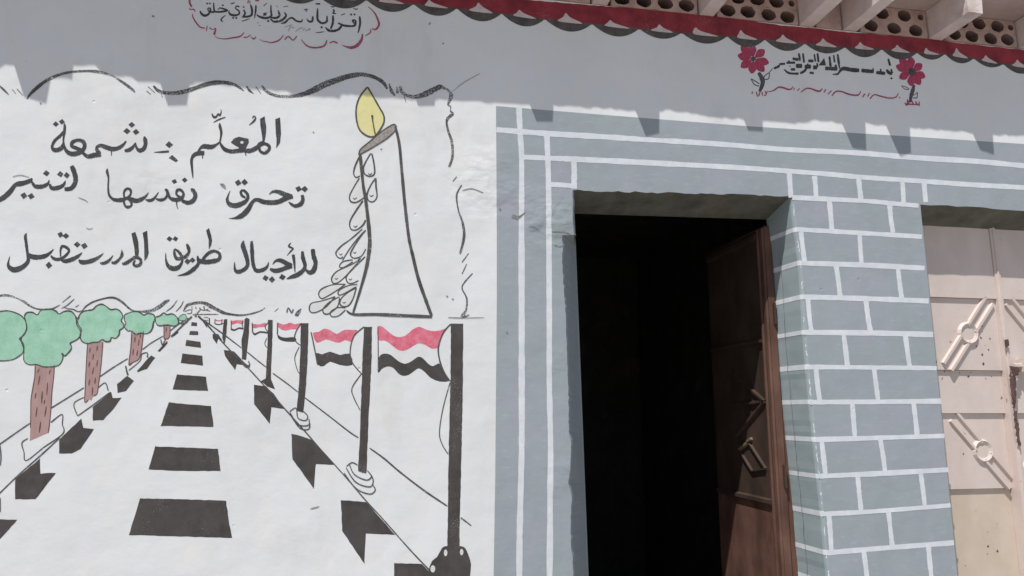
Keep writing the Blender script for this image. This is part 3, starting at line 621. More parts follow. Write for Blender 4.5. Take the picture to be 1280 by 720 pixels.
# verse in the red cloud, top of the wall
z1, z2 = (230, 0, 10.667), (330, 0, 8.533)
letters('lettering', [
 (z1, [[(215, 145, 16), (230, 180, 28), (270, 208, 32), (320, 195, 30), (350, 150, 24), (348, 112, 22), (318, 115, 16), (330, 148, 18), (365, 160, 26), (402, 155, 24), (398, 100, 22), (395, 35, 14)], [(400, 155, 24), (450, 160, 24), (520, 155, 28), (578, 140, 24), (530, 120, 22), (480, 108, 16), (450, 130, 10)], [(555, 205, 9), (510, 240, 17), (495, 270, 18), (520, 292, 8)],
       [(740, 92, 18), (700, 82, 16), (690, 115, 16), (730, 145, 20), (735, 185, 22), (690, 205, 28), (630, 198, 30), (600, 170, 20), (605, 140, 8)], [(795, 130, 20), (815, 180, 24), (790, 220, 24)], [(885, 60, 16), (905, 120, 28), (905, 190, 30), (880, 215, 28), (830, 225, 26), (770, 228, 14)], [(960, 70, 18), (955, 150, 24), (940, 245, 9)], [(770, 285, 8), (820, 270, 13), (880, 250, 6)],
       [(1160, 65, 14), (1160, 150, 24), (1165, 210, 26), (1110, 240, 30), (1040, 235, 30), (985, 210, 22), (975, 190, 10)], [(1112, 172, 9), (1060, 185, 17), (1100, 198, 12), (1050, 210, 10)], [(1110, 40, 7), (1060, 80, 12)], [(1150, 250, 16), (1200, 290, 26), (1260, 280, 24)], [(620, 50, 9), (650, 45, 16), (680, 35, 7)]], [], [(518, 72, 16), (308, 48, 17), (345, 48, 17), (655, 240, 18), (697, 240, 18), (795, 95, 16), (1125, 283, 16), (985, 305, 9), (1012, 340, 11)]),
 (z2, [[(150, 110, 14), (165, 165, 24), (130, 192, 24), (85, 190, 18), (75, 195, 18)], [(215, 130, 12), (235, 172, 22), (180, 222, 26), (105, 240, 9)], [(410, 205, 8), (400, 230, 18), (350, 226, 20), (300, 192, 20), (262, 205, 18), (225, 240, 24), (180, 252, 9)], [(455, 200, 8), (480, 230, 20), (515, 225, 22), (520, 175, 18)], [(572, 90, 12), (570, 160, 24), (575, 215, 24), (620, 248, 24), (668, 230, 24), (672, 170, 14)],
       [(550, 350, 7), (600, 345, 10), (642, 338, 7)], [(735, 165, 20), (735, 240, 24), (712, 310, 18)], [(655, 290, 12), (690, 325, 26), (750, 330, 26), (800, 310, 24), (828, 268, 20), (790, 248, 14)], [(790, 245, 14), (850, 272, 24), (930, 280, 20), (970, 268, 22), (975, 222, 20), (945, 220, 18), (962, 252, 14)], [(1020, 175, 18), (1025, 250, 24), (1010, 330, 14), (1000, 355, 5)],
       [(735, 100, 14), (750, 120, 16), (735, 142, 14), (770, 146, 9)], [(820, 165, 6), (865, 145, 9)], [(425, 110, 6), (450, 100, 12), (468, 105, 8)], [(710, 65, 6), (735, 75, 12), (760, 65, 8)], [(950, 85, 6), (980, 100, 12), (1002, 92, 8)], [(550, 42, 16), (600, 42, 18)], [(205, 75, 6), (260, 65, 7)]], [], [(45, 225, 17), (615, 292, 17), (930, 155, 15), (966, 155, 15), (450, 118, 10)])], 'small black Arabic verse inside the thin red cloud at the top of the wall')
cl = Paint(.0024)
for z, S in ((z2, [[(1110, 70, 8), (1180, 140, 14), (1218, 220, 20), (1225, 270, 22), (1190, 315, 18), (1150, 305, 8)], [(1140, 310, 9), (1132, 350, 14), (1080, 382, 9)], [(1050, 360, 12), (1042, 420, 26), (1000, 480, 36), (940, 508, 32), (880, 500, 18), (830, 480, 6)], [(785, 462, 14), (740, 445, 16), (700, 460, 12)], [(672, 430, 12), (640, 490, 20), (550, 510, 18), (460, 490, 16), (395, 420, 7)],
                    [(350, 385, 12), (310, 430, 12), (260, 390, 12), (220, 425, 14)], [(210, 375, 8), (160, 430, 14), (80, 455, 12), (10, 440, 7)]]),
             (z1, [[(1090, 560, 8), (1040, 545, 8), (1010, 525, 5)], [(960, 490, 12), (930, 520, 20), (890, 490, 12)], [(885, 465, 12), (850, 495, 14), (795, 500, 16)], [(800, 435, 12), (750, 485, 18), (650, 505, 18), (550, 520, 14), (460, 510, 10), (410, 480, 7)], [(400, 465, 30), (415, 420, 24), (420, 380, 14), (380, 395, 10), (340, 370, 16)], [(310, 340, 8), (300, 415, 14)],
                   [(285, 375, 14), (220, 365, 18), (160, 300, 18), (120, 230, 16), (115, 185, 10)], [(150, 160, 12), (130, 125, 14), (85, 130, 12), (75, 105, 14)], [(105, 95, 18), (80, 50, 26), (75, 0, 26), (78, -60, 24), (120, -130, 20), (240, -170, 20)]])):
    for s_ in S: cl.stroke(s_, z)
for s_ in ([(860, 0, 14), (850, 45, 16)], [(880, 10, 10), (875, 48, 14)], [(950, 10, 22), (1000, 5, 24)]): cl.stroke(s_, z1)
cl.build('painted_cloud', 'red_line', B, 'thin broken red cloud outline around the small verse')
fa = Paint(.0024)
for s_ in ([(220, 290, 6), (300, 265, 8)], [(260, 335, 9), (275, 295, 10), (300, 285, 7)], [(300, 300, 8), (325, 290, 6)], [(335, 340, 7), (380, 305, 10), (410, 300, 8), (425, 330, 8)], [(430, 300, 6), (455, 325, 10), (490, 305, 8), (485, 330, 8)], [(130, 60, 10), (150, 80, 8)]): fa.stroke(s_, z2)
fa.build('painted_cloud', 'faint', B)
# basmala between the flowers
z3, z4 = (915, 50, 8.467), (1020, 60, 8.533)
letters('lettering', [
 (z4, [[(770, 115, 22), (790, 190, 24)], [(752, 232, 26), (775, 262, 34), (812, 276, 36)], [(800, 225, 20), (812, 270, 22)], [(642, 262, 34), (738, 272, 36)], [(690, 222, 16), (688, 258, 18)], [(482, 240, 40), (615, 253, 40)], [(608, 215, 14), (608, 250, 18)], [(460, 240, 42), (380, 234, 44), (300, 220, 44), (268, 232, 34), (250, 255, 22), (225, 280, 20), (175, 280, 9)],
       [(230, 65, 18), (240, 140, 26), (250, 220, 14)], [(188, 75, 18), (198, 155, 20)], [(143, 90, 20), (155, 200, 26)], [(210, 178, 22), (212, 240, 26)], [(100, 218, 40), (228, 224, 38)], [(12, 60, 16), (25, 150, 18)]], [[(25, 188), (85, 105), (105, 188)]], [(803, 325, 16)]),
 (z3, [[(705, 140, 18), (715, 190, 22), (718, 225, 12)], [(750, 140, 18), (762, 240, 24)], [(870, 150, 16), (882, 230, 20)], [(905, 140, 20), (915, 235, 24)], [(985, 302, 40), (1016, 302, 40)], [(858, 292, 44), (900, 290, 44)], [(900, 245, 18), (902, 290, 22)], [(806, 222, 30), (862, 222, 32)], [(768, 285, 44), (835, 282, 46)], [(800, 250, 16), (800, 285, 20)], [(676, 275, 46), (742, 275, 48)], [(640, 196, 28), (704, 210, 32)], [(575, 242, 22), (668, 240, 28)], [(600, 215, 14), (606, 240, 16)], [(500, 256, 22), (562, 252, 24)],
       [(442, 302, 22), (492, 280, 26), (495, 262, 14)], [(622, 312, 28), (668, 312, 30)], [(550, 310, 10), (590, 345, 22), (640, 356, 22), (705, 356, 24)], [(720, 354, 24), (765, 330, 26), (785, 305, 20)], [(820, 345, 22), (865, 352, 28)], [(600, 275, 8), (620, 280, 10)]], [], [])], 'short black Arabic phrase in thick strokes between the two crimson flowers')
wv = Paint(.0024)
for z, S in ((z3, [[(380, 550, 7), (440, 535, 13), (490, 502, 17), (540, 505, 19), (590, 522, 18), (625, 520, 14), (645, 492, 7)], [(662, 505, 9), (652, 532, 10)], [(716, 512, 9), (690, 540, 10)], [(728, 555, 10), (780, 516, 14), (830, 515, 16), (900, 540, 19), (935, 538, 14), (955, 515, 7)], [(992, 522, 10), (972, 556, 14)]]),
             (z4, [[(0, 455, 14), (40, 462, 17), (66, 430, 7)], [(102, 440, 10), (85, 475, 14)], [(165, 455, 10), (125, 495, 12)], [(168, 512, 12), (210, 466, 14), (270, 465, 15), (350, 494, 17), (430, 505, 17), (462, 490, 13), (477, 460, 7)], [(522, 488, 13), (495, 525, 14)], [(572, 480, 9), (550, 520, 12)], [(575, 542, 12), (620, 500, 13), (690, 515, 15), (780, 535, 15), (850, 525, 13), (878, 480, 7)], [(890, 520, 8), (893, 540, 8)]])):
    for s_ in S: wv.stroke(s_, z)
wv.build('painted_wave', 'red_line', B, 'thin broken red wave under the short phrase')
def flower(z, c, tips, rr, stem, leaves, grass, lab, cr_):
    f = part('painted_flower', B, lab); pt = Paint(.0018)
    for tx, ty in tips:
        dx, dy = tx - c[0], ty - c[1]; L = math.hypot(dx, dy); dx, dy = dx / L, dy / L
        def at(u, v): return (c[0] + dx * u - dy * v, c[1] + dy * u + dx * v)
        a, b_ = L * .22, L + rr * .95
        pt.poly([at(a, 0), at(a + (b_ - a) * .3, rr * .5), at(a + (b_ - a) * .6, rr * .72), at(a + (b_ - a) * .85, rr * .45), at(b_, 0), at(a + (b_ - a) * .85, -rr * .45), at(a + (b_ - a) * .6, -rr * .72), at(a + (b_ - a) * .3, -rr * .5)], z, smooth=3)
    pt.build('petals', 'magenta', f)
    Paint(.0034).disc(c[0], c[1], cr_, cr_, z).build('centre', 'scallop', f)
    s_ = Paint(.0018); s_.stroke(stem, z)
    for l_ in leaves: s_.stroke(l_, z)
    s_.build('stem', 'scallop', f)
    gr = Paint(.0030)
    for g_ in grass: gr.stroke(g_, z)
    gr.build('grass_tuft', 'red_line', f)
flower(z3, (225, 200), [(135, 105), (215, 100), (300, 140), (335, 230), (302, 292), (215, 300), (140, 258), (115, 175)], 60, [(282, 345, 34), (310, 395, 46), (325, 440, 46), (315, 490, 40), (290, 548, 28)],
       [[(200, 410, 8), (235, 430, 10), (290, 465, 10)], [(200, 412, 8), (235, 470, 10), (285, 488, 12)], [(395, 345, 8), (345, 380, 10), (342, 415, 10), (385, 410, 10), (396, 350, 8)], [(430, 300, 6), (395, 345, 8)]],
       [[(215, 545, 14), (210, 575, 10)], [(255, 550, 12), (272, 602, 12)], [(292, 555, 14), (283, 595, 10)], [(315, 550, 12), (322, 590, 12)], [(350, 540, 10), (360, 580, 12), (335, 590, 10)], [(375, 540, 8), (362, 575, 10)]], 'crimson painted flower with pale centre ring at the left end of the short phrase', 26)
flower(z4, (1020, 255), [(928, 150), (1012, 150), (1085, 205), (1112, 290), (1080, 345), (1015, 350), (938, 298), (905, 210)], 60, [(1045, 392, 26), (1032, 450, 40), (1012, 520, 36), (1005, 580, 28)],
       [[(905, 405, 8), (950, 412, 9), (990, 440, 9), (950, 440, 8), (915, 412, 7)], [(1080, 470, 8), (1075, 530, 10), (1035, 530, 10)], [(1040, 505, 8), (1075, 480, 8)]],
       [[(945, 585, 10), (970, 610, 16), (975, 545, 9)], [(985, 560, 12), (990, 605, 18)], [(1020, 560, 12), (1040, 610, 16)], [(1060, 570, 12), (1075, 600, 14)], [(1100, 570, 10), (1098, 618, 14)], [(960, 600, 16), (1100, 605, 14)]], 'crimson painted flower with dark centre at the right end of the short phrase', 42)

# ------------------------------------------------------------------ wavy mural border
bo_ = Paint(.0018); zz = [(0, 75, 8), (150, 75, 8), (300, 75, 8), (450, 85, 8), (550, 100, 2.4), (0, 360, 9.846), (110, 360, 9.846), (190, 370, 12.8), (270, 385, 9.846)]
for z, S in zip(zz, [
 [[(-420, 330, 8), (-380, 280, 26), (-300, 215, 30), (-180, 175, 26), (-80, 205, 22), (0, 265, 18), (40, 300, 22), (90, 350, 5)], [(120, 290, 8), (160, 340, 5)], [(170, 290, 9), (230, 355, 6)], [(268, 390, 10), (310, 335, 28), (380, 270, 36), (460, 210, 32), (560, 160, 28), (660, 130, 25), (760, 115, 22), (880, 110, 22), (960, 115, 28), (1040, 130, 22), (1120, 155, 14), (1200, 205, 22), (1260, 245, 28), (1330, 300, 22), (1350, 325, 7)]],
 [[(265, 310, 9), (310, 345, 7)], [(280, 265, 7), (350, 330, 6)], [(335, 258, 20), (380, 305, 30), (450, 328, 32), (540, 332, 36), (640, 318, 42), (740, 285, 38), (840, 250, 42), (940, 228, 42), (1040, 225, 36), (1140, 245, 28), (1200, 280, 18), (1240, 310, 6)], [(410, 340, 9), (428, 375, 6)]],
 [[(65, 262, 14), (95, 305, 24), (138, 337, 6)], [(158, 265, 12), (210, 340, 5)], [(218, 256, 18), (260, 310, 28), (340, 350, 28), (430, 365, 28), (540, 360, 34), (640, 340, 46), (740, 300, 58), (850, 245, 62), (960, 205, 58), (1080, 165, 52), (1200, 145, 42), (1280, 153, 38), (1360, 180, 36), (1430, 225, 36), (1475, 290, 22)]],
 [[(290, 155, 8), (315, 230, 32), (348, 278, 18)], [(368, 190, 12), (376, 255, 32)], [(400, 180, 26), (420, 240, 36), (470, 275, 28), (560, 288, 42), (650, 262, 58), (740, 218, 52), (800, 190, 46), (840, 202, 24), (885, 225, 20), (912, 280, 36), (880, 365, 18), (905, 385, 12), (905, 430, 12), (925, 460, 30), (880, 500, 28), (866, 550, 20), (885, 640, 22), (912, 715, 26), (925, 800, 26), (922, 900, 24), (890, 990, 24)], [(440, 280, 10), (460, 345, 5)]],
 [[(50, 290, 4), (38, 305, 2.5)], [(65, 315, 3), (50, 345, 5), (55, 390, 4), (68, 430, 7), (72, 470, 8), (60, 522, 6)], [(86, 520, 3), (66, 547, 4)], [(80, 552, 3), (66, 582, 3.5)], [(98, 580, 3), (75, 605, 4.5), (66, 625, 4), (80, 655, 5), (78, 690, 6), (65, 710, 8), (88, 705, 4)]],
 [[(-200, 180, 18), (-100, 120, 20), (0, 95, 24), (60, 88, 26), (140, 100, 22), (220, 130, 14), (300, 170, 30), (370, 220, 22), (450, 255, 18), (550, 265, 20), (640, 255, 18), (700, 230, 16), (740, 205, 6)], [(765, 180, 6), (870, 95, 15)], [(760, 250, 10), (830, 210, 15), (915, 135, 9)], [(930, 235, 12), (975, 205, 5)], [(790, 240, 8), (840, 255, 12), (900, 262, 14), (960, 290, 14), (1010, 280, 12)], [(940, 350, 14), (960, 400, 14), (985, 320, 14)], [(1010, 285, 14), (1060, 225, 20), (1150, 170, 22), (1280, 130, 22), (1360, 118, 24), (1433, 130, 28), (1513, 180, 28), (1583, 245, 24), (1643, 282, 20), (1723, 289, 20), (1803, 288, 32), (1883, 272, 38), (1963, 230, 44), (2033, 175, 40), (2085, 148, 22)]],
 [[(960, 290, 12), (1040, 230, 17), (1100, 145, 8)], [(1080, 290, 8), (1140, 230, 15), (1175, 160, 7)]],
 [[(500, 245, 14), (560, 150, 40), (650, 120, 42), (770, 105, 42), (860, 120, 52), (940, 165, 62), (1040, 215, 52), (1150, 270, 46), (1280, 295, 32), (1390, 307, 30), (1500, 300, 26), (1620, 275, 24), (1740, 235, 18), (1810, 185, 8)],
  [(520, 250, 10), (600, 220, 12), (640, 230, 10)], [(560, 280, 10), (630, 270, 12), (640, 160, 9)], [(700, 170, 14), (705, 210, 12)], [(760, 185, 22), (775, 210, 20)], [(830, 160, 18), (840, 230, 20)], [(720, 280, 20), (780, 220, 14), (830, 230, 12), (900, 210, 12)], [(700, 280, 30), (700, 340, 36)], [(650, 300, 16), (760, 295, 16), (1060, 292, 12)], [(870, 230, 14), (930, 240, 12)]],
 [[(720, 45, 8), (770, 0, 8)], [(870, 60, 18), (890, 0, 16), (930, 58, 20), (950, 15, 16)], [(980, 98, 30), (1005, 50, 28), (1050, 10, 14)], [(1000, 100, 20), (1040, 40, 12)]]]):
    for s_ in S: bo_.stroke(s_, z)
bo_.build('painted_border', 'ink_dry', B, 'wavy dry black brush border around the large lettering')

# ------------------------------------------------------------------ candle
cd = part('painted_candle', B, 'tall painted candle with a yellow flame and dripping wax')
fl = [(459.4, 108.8), (466, 120), (474, 134), (479.5, 144), (480, 152), (477, 159), (470.5, 168.5), (466, 171), (459, 170), (450, 163), (446, 152), (445, 140), (446.5, 129), (451, 119)]
Paint(.0010).poly(fl).build('flame', 'yellow', cd)
wx = (400, 90, 5.333); tp = [(258, 555), (270, 515), (330, 465), (400, 405), (450, 370), (490, 350), (508, 362), (497, 395), (450, 440), (390, 480), (330, 515)]
Paint(.0022).poly(tp, wx, smooth=3).build('candle_top', 'wick', cd)
o_ = Paint(.0036); o_.stroke([(x, y, 2) for x, y in fl + fl[:1]], n=4); o_.stroke([(465.2, 144, 3), (466, 152, 1.6), (469, 168, 1.7)]); o_.stroke([(x, y, 8) for x, y in tp + tp[:1]], wx, n=4)
o_.stroke([(494, 158, 3.5), (499, 180, 4.2), (502.3, 215, 4.4), (506, 255, 4.4), (511, 297, 4.4), (516, 320, 4.6), (522.5, 347, 4.8), (531, 372, 5), (539.5, 395, 4.6)], wk=.86)
o_.stroke([(450, 192, 4.5), (452, 213, 4.4), (454, 232, 4.2), (457, 250, 4.6), (459.5, 270, 5), (461.5, 290, 5.4), (462, 307, 5.4), (458.5, 332, 5), (451, 360, 3.6), (441, 392, 3)], wk=.86); o_.stroke([(433, 388, 2), (442, 393, 3.4), (470, 393, 4.4), (505, 394.5, 4.6), (540, 396, 4.6)], wk=.86)
o_.stroke([(560, 397, .8), (580, 397.5, .8), (605, 397, .6)])
o_.build('outline', 'pencil', cd)
zb_, zc_ = (430, 180, 6), (380, 300, 7.2)
drops = [(zb_, [(112, 100), (82, 170), (72, 222), (90, 250), (120, 240)], 0), (zb_, [(200, 70), (165, 130), (145, 180), (155, 225), (195, 243), (228, 222), (225, 150), (208, 70)], 1), (zb_, [(115, 255), (70, 330), (42, 390), (50, 430), (90, 438), (140, 410), (160, 390)], 0), (zb_, [(238, 255), (200, 310), (172, 380), (185, 425), (220, 432), (247, 395), (240, 320), (238, 255)], 1), (zb_, [(142, 425), (90, 500), (45, 580), (50, 635), (90, 645), (140, 610), (162, 570)], 0),
         (zc_, [(525, -100), (470, -50), (410, 0), (340, 50), (288, 110), (300, 150), (330, 165), (350, 150)], 0), (zc_, [(545, -80), (470, 0), (400, 95), (345, 185)], 0), (zc_, [(555, -90), (500, -20), (440, 75), (418, 130), (440, 160), (480, 160), (520, 140), (556, 80)], 0), (zc_, [(438, 178), (350, 195), (318, 240), (360, 246), (440, 195)], 0), (zc_, [(510, 165), (430, 220), (300, 280), (250, 340), (262, 388), (310, 380), (380, 320), (500, 185)], 1), (zc_, [(550, 150), (440, 260), (380, 330), (396, 385), (440, 388), (490, 365)], 0),
         (zc_, [(372, 398), (260, 402), (160, 440), (132, 490), (160, 527), (220, 500), (300, 450), (372, 398)], 1), (zc_, [(480, 400), (400, 410), (320, 450), (308, 490), (350, 487), (470, 420)], 1), (zc_, [(470, 430), (400, 470), (340, 520), (322, 570), (350, 598), (400, 590), (440, 530), (470, 430)], 1), (zc_, [(280, 510), (160, 548), (70, 568), (48, 610), (60, 648), (110, 650), (200, 600), (280, 510)], 1), (zc_, [(318, 510), (230, 560), (172, 620), (182, 662), (230, 660), (300, 600), (320, 520)], 1), (zc_, [(372, 610), (300, 610), (238, 650), (250, 688), (310, 682), (372, 630)], 1)]
dp_, df = Paint(.0024), Paint(.0009)
for z, s_, fill in drops:
    dp_.stroke([(x, y, R.uniform(8.5, 13)) for x, y in s_], z, n=6)
    if fill and z is zc_: df.poly(s_, z, smooth=3)
for z, x, y in ((zb_, 195, 222), (zb_, 205, 385), (zb_, 80, 405), (zb_, 85, 615), (zc_, 330, 125), (zc_, 455, 110), (zc_, 290, 345), (zc_, 415, 350), (zc_, 360, 560)): dp_.stroke([(x - 14, y - 2, 4), (x, y + 8, 7), (x + 16, y - 4, 4)], z)
dp_.build('wax_drip', 'pencil', cd); df.build('wax_drip', 'drip', cd)

# ------------------------------------------------------------------ painted trees
zt, zu, zv, zw = (0, 360, 9.846), (110, 360, 9.846), (190, 370, 12.8), (0, 0, 1)
TREES = [
 ([(0, 389.5), (9, 388.5), (18, 390.5), (26.5, 394.5), (31.5, 400.6), (33.5, 409), (31.5, 417), (26.4, 422), (25, 424), (29.5, 431), (29, 440), (22.5, 446), (14, 450), (0, 451), (-25, 450), (-42, 420), (-25, 393)], None, [], 'large painted tree crown cut by the left edge of the mural'),
 ([(30.5, 395.5), (33.5, 391), (40.6, 390.5), (46.7, 393.5), (50.8, 388.4), (57, 386.6), (65, 387), (70, 389), (74, 392.5), (80, 389.5), (88, 389), (93.4, 393.5), (95.5, 400.6), (96, 405.7), (100.5, 414), (100.5, 420), (95.5, 425), (88, 429), (89.4, 433), (88, 438), (81, 445), (77.8, 441.5), (78.7, 447.5), (75, 455), (69, 458), (55, 458.5), (46, 455.6), (37.5, 456), (31, 452.5), (29.4, 446), (30, 437), (27, 428), (27, 422), (32, 415), (33.5, 408)],
  [(44, 455), (43.5, 470), (41, 485), (38.7, 500), (38.5, 515), (38, 535), (37.5, 551), (48, 546.5), (60.5, 541), (62.5, 525), (64, 508), (65, 490), (67.3, 470), (68, 456)],
  [(50, 469, 48, 481), (59.5, 478, 58.5, 494), (63, 462, 61.5, 468), (53, 489, 52, 504), (45, 491, 44, 498), (46.5, 509, 45, 521), (58, 508, 56, 521), (51, 527, 49, 541), (49, 461, 47, 466), (56, 500, 55, 505)], 'large painted tree with a broad green crown and a thick brown trunk'),
 ([(110, 388), (116, 387), (121, 382.3), (127, 380.3), (133, 383), (138.4, 387), (145.5, 386.4), (150.6, 389.5), (153.7, 395.5), (151.6, 400.6), (154.7, 405.7), (153.7, 410), (149.6, 413), (149, 418), (144.5, 423), (139.5, 422), (137.4, 426.5), (132, 427), (128, 424.5), (123, 427.5), (116, 428), (109, 429.5), (102, 426), (100.3, 419), (101.5, 412), (98, 406), (97, 400), (100, 393), (104, 389.5)],
  [(109.5, 428), (108.5, 445), (107.5, 462), (106.5, 485), (106, 503), (111, 499), (114, 501), (117, 495), (121.5, 492), (123, 482), (125, 468), (127, 450), (128.7, 427)],
  [(117, 442, 116, 450), (122, 432, 121, 439), (122, 450, 121, 458), (112, 452, 111, 459), (117, 459, 115.5, 468), (119.5, 472, 118.5, 480), (112, 474, 111, 482), (116, 484, 115, 494), (113, 435, 112, 441)], 'medium painted tree with a lobed green crown and narrow trunk'),
 ([(110 + x / 9.846, 360 + y / 9.846) for x, y in [(450, 330), (520, 300), (600, 290), (650, 310), (690, 335), (730, 315), (800, 325), (825, 370), (805, 430), (795, 490), (760, 545), (700, 565), (650, 555), (590, 570), (540, 530), (490, 525), (450, 480), (465, 430), (448, 390)]],
  [(164.7, 414), (163.5, 435), (161, 456), (166, 453), (173.5, 449), (176.5, 440), (178, 428), (179.5, 414)], [(169, 421, 168.5, 428), (174, 424, 173, 432), (167, 436, 166, 444), (172, 438, 171, 445), (176, 418, 175, 423)], 'small painted tree with a rounded green crown next to the road'),
 ([(190 + x / 12.8, 370 + y / 12.8) for x, y in [(50, 340), (130, 315), (190, 270), (240, 300), (320, 285), (380, 320), (420, 380), (420, 450), (350, 480), (250, 465), (110, 475), (60, 420)]],
  [(205, 405), (205, 420), (206, 424), (212, 421), (212.5, 406)], [(208, 409, 207.5, 415)], 'smaller painted tree with a flat green crown near the end of the road'),
 ([(190 + x / 12.8, 370 + y / 12.8) for x, y in [(430, 340), (480, 300), (540, 300), (545, 370), (500, 395), (430, 380)]], None, [], 'tiny pale painted tree crown at the end of the road')]
for i, (crown, trunk, marks, lab) in enumerate(TREES):
    t = part('painted_tree', B, lab)
    if trunk:
        tr_ = Paint(.0008); tr_.poly(trunk, rag=.25); tr_.build('trunk', 'bark', t)
        mk = Paint(.0020)
        for a, b_, c_, d_ in marks: mk.stroke([(a, b_, .8), ((a + c_) / 2, (b_ + d_) / 2, 1.5), (c_, d_, .7)])
        if i > 0:
            n_ = len(trunk); mk.stroke([(x, y, 1.1) for x, y in trunk[:6]], n=3); mk.stroke([(x, y, 1.1) for x, y in trunk[-6:]], n=3)
        mk.build('bark_marks', 'bark_mark', t)
    Paint(.0012).poly(crown, smooth=3).build('crown', 'green', t)
    Paint(.0024).stroke([(x, y, R.uniform(1.1, 2.1) if i < 5 else .8) for x, y in crown + crown[:1]], n=4).build('outline', 'pencil', t)

# ------------------------------------------------------------------ painted road
rd = part('painted_road', B, 'painted road with black bars running to a vanishing point')
bars = [[(175, 623), (229, 624), (282.5, 626), (286, 650), (290, 672.5), (225, 670.5), (161, 668.7), (168, 646)], [(193.7, 558), (233, 559.5), (272.5, 561), (275.7, 588.7), (230, 588.7), (186, 587)], [(211, 503), (237, 505.5), (263.7, 507.5), (267, 533.7), (234, 533), (201, 532.5)], [(221, 468), (257.5, 471), (260, 488.7), (216, 487)],
        [(228, 441.5), (253, 444.5), (254, 457), (226, 453.7)], [(233, 425), (250.7, 427), (251.5, 434.5), (231.5, 432.5)], [(237.5, 413.5), (247.5, 414), (248, 419), (236.5, 418.5)], [(239.5, 402.7), (246, 403), (246.5, 407.5), (239, 407)]]
for s_ in bars: Paint(.0010).poly(s_, rag=.3).build('centre_bar', 'road', rd)
for s_ in ([(19, 599), (50, 573), (50.7, 592), (70, 591), (44.5, 624), (19, 624)], [(-30, 690), (-8, 648.5), (21.5, 650), (0, 674), (-8, 682)], [(73.7, 550), (101.9, 523), (104.4, 535), (117.5, 536.5), (108.7, 550), (101, 561), (90, 567), (74, 567)], [(116, 509), (139, 490), (141, 497.5), (152, 497.3), (141, 512), (129, 525), (116, 526)],
           [(146, 480), (159, 470), (167.5, 476), (157.5, 489), (147, 491)], [(171, 464), (189, 444), (194, 447), (184, 461), (172.5, 465)], [(197, 438.7), (209, 426), (209.8, 429), (200, 439.8)], [(216, 420), (222, 413.5), (223.5, 416), (218, 420.5)],
           [(317.5, 481), (332.5, 482.5), (342, 492), (355, 511), (339, 509), (337.5, 530), (317.5, 505)], [(280, 437.5), (292.5, 439), (302.5, 450), (310, 457), (296, 455), (294, 462.5), (281, 445)], [(266, 417.5), (272.5, 417.5), (278, 425), (272.5, 424), (271, 430), (266, 422.5)], [(364.5, 542.5), (377, 545), (390, 550), (404, 566), (417.5, 581), (395, 580), (393.5, 595), (392.5, 611), (365.5, 574)],
           [(426, 625), (457.5, 627.5), (494, 668.5), (457.5, 667), (455.5, 705), (428, 664)], [(492.5, 704), (527.5, 705), (560, 740), (560, 760), (492.5, 760)]): Paint(.0010).poly(s_, rag=.3).build('kerb_block', 'road', rd)
rl = Paint(.0026)
for s_ in ([(75, 547, 1.4), (50, 570, 1.7), (25, 592, 1.4), (0, 616, 1.7), (-30, 645, 1.5)], [(97, 520, 1.3), (118, 505, 1.5), (138, 490, 1.3)], [(-20, 568, 1.3), (0, 555, 1.6), (20, 541, 1.5), (37.5, 529, 1.3)], [(64, 510, 1.6), (85, 497, 1.5), (105, 484.5, 1.3)], [(124.5, 471, 1.4), (142, 459, 1.5), (160, 448, 1.2)], [(178, 437, 1.2), (190, 428, 1.2), (204, 420, 1.2)], [(0, 556, 1.2), (1.3, 570, 1.6), (.6, 582, 1.2)], [(0.5, 622, 1), (.5, 640, 1.2)],
           [(35, 548, 1.3), (27.5, 553.7, 1.5), (30, 565, 1.3), (33, 575.6, 1.3), (55, 559, 1.5), (78.7, 542, 1.5), (78, 530, 1.3), (77.5, 518, 1.3), (63.7, 528, 1.8)], [(105, 496.5, 1), (92.5, 504.5, 1.3), (97, 519.5, 1.4)], [(123, 484.5, 1.3), (131.5, 478.6, 1.4), (135.4, 488.5, 1.3)], [(157, 457, 1.6), (158.5, 464, 2), (160, 469, 2.5)], [(161, 463, 1.2), (175, 451, 1), (177, 443, 1.4), (184, 441, 1.2), (184.3, 447, 1.8)], [(201, 424, 1.2), (203, 431, 1.6), (207, 424, 1)],
           [(214, 421, 2.6), (226, 409, 2), (240, 395.5, 2.4)], [(212, 414, 1.2), (222, 406, 1.4), (232, 400, 1.2)], [(226, 405, 1.4), (233, 403, 2), (235, 397, 1.4)],
           [(247.5, 395, 2.4), (259, 406, 2), (282.5, 432.5, 1.5), (310, 460, 1.5), (332, 484, 1.4), (355, 510, 1.6), (382, 540, 1.6), (400, 561, 1.8), (417.5, 580, 1.4), (437, 602, 1.4), (457.5, 626, 1.6), (477, 647, 1.4), (495, 667.5, 1.6), (516, 691, 1.6), (540, 716, 1.8)], [(250, 397, 1.5), (270, 411, 1.6), (285, 422, 1.6), (302, 435, 1.2)], [(309, 440, 1.4), (325, 453, 1.4), (333, 459, 1.2)], [(341, 466.5, 1.3), (357, 478, 1.4), (372.5, 490, 1.2)], [(381, 497, 1.4), (410, 519, 1.4), (437, 540, 1.6), (448, 547, 1.4)], [(462, 560, 1.4), (480, 573, 2), (500, 590, 2), (530, 613, 2.2), (559, 632.5, 1.8)], [(576, 647, 1.8), (589, 657, 1.3)]): rl.stroke(s_)
rl.build('road_edges', 'pencil', rd)

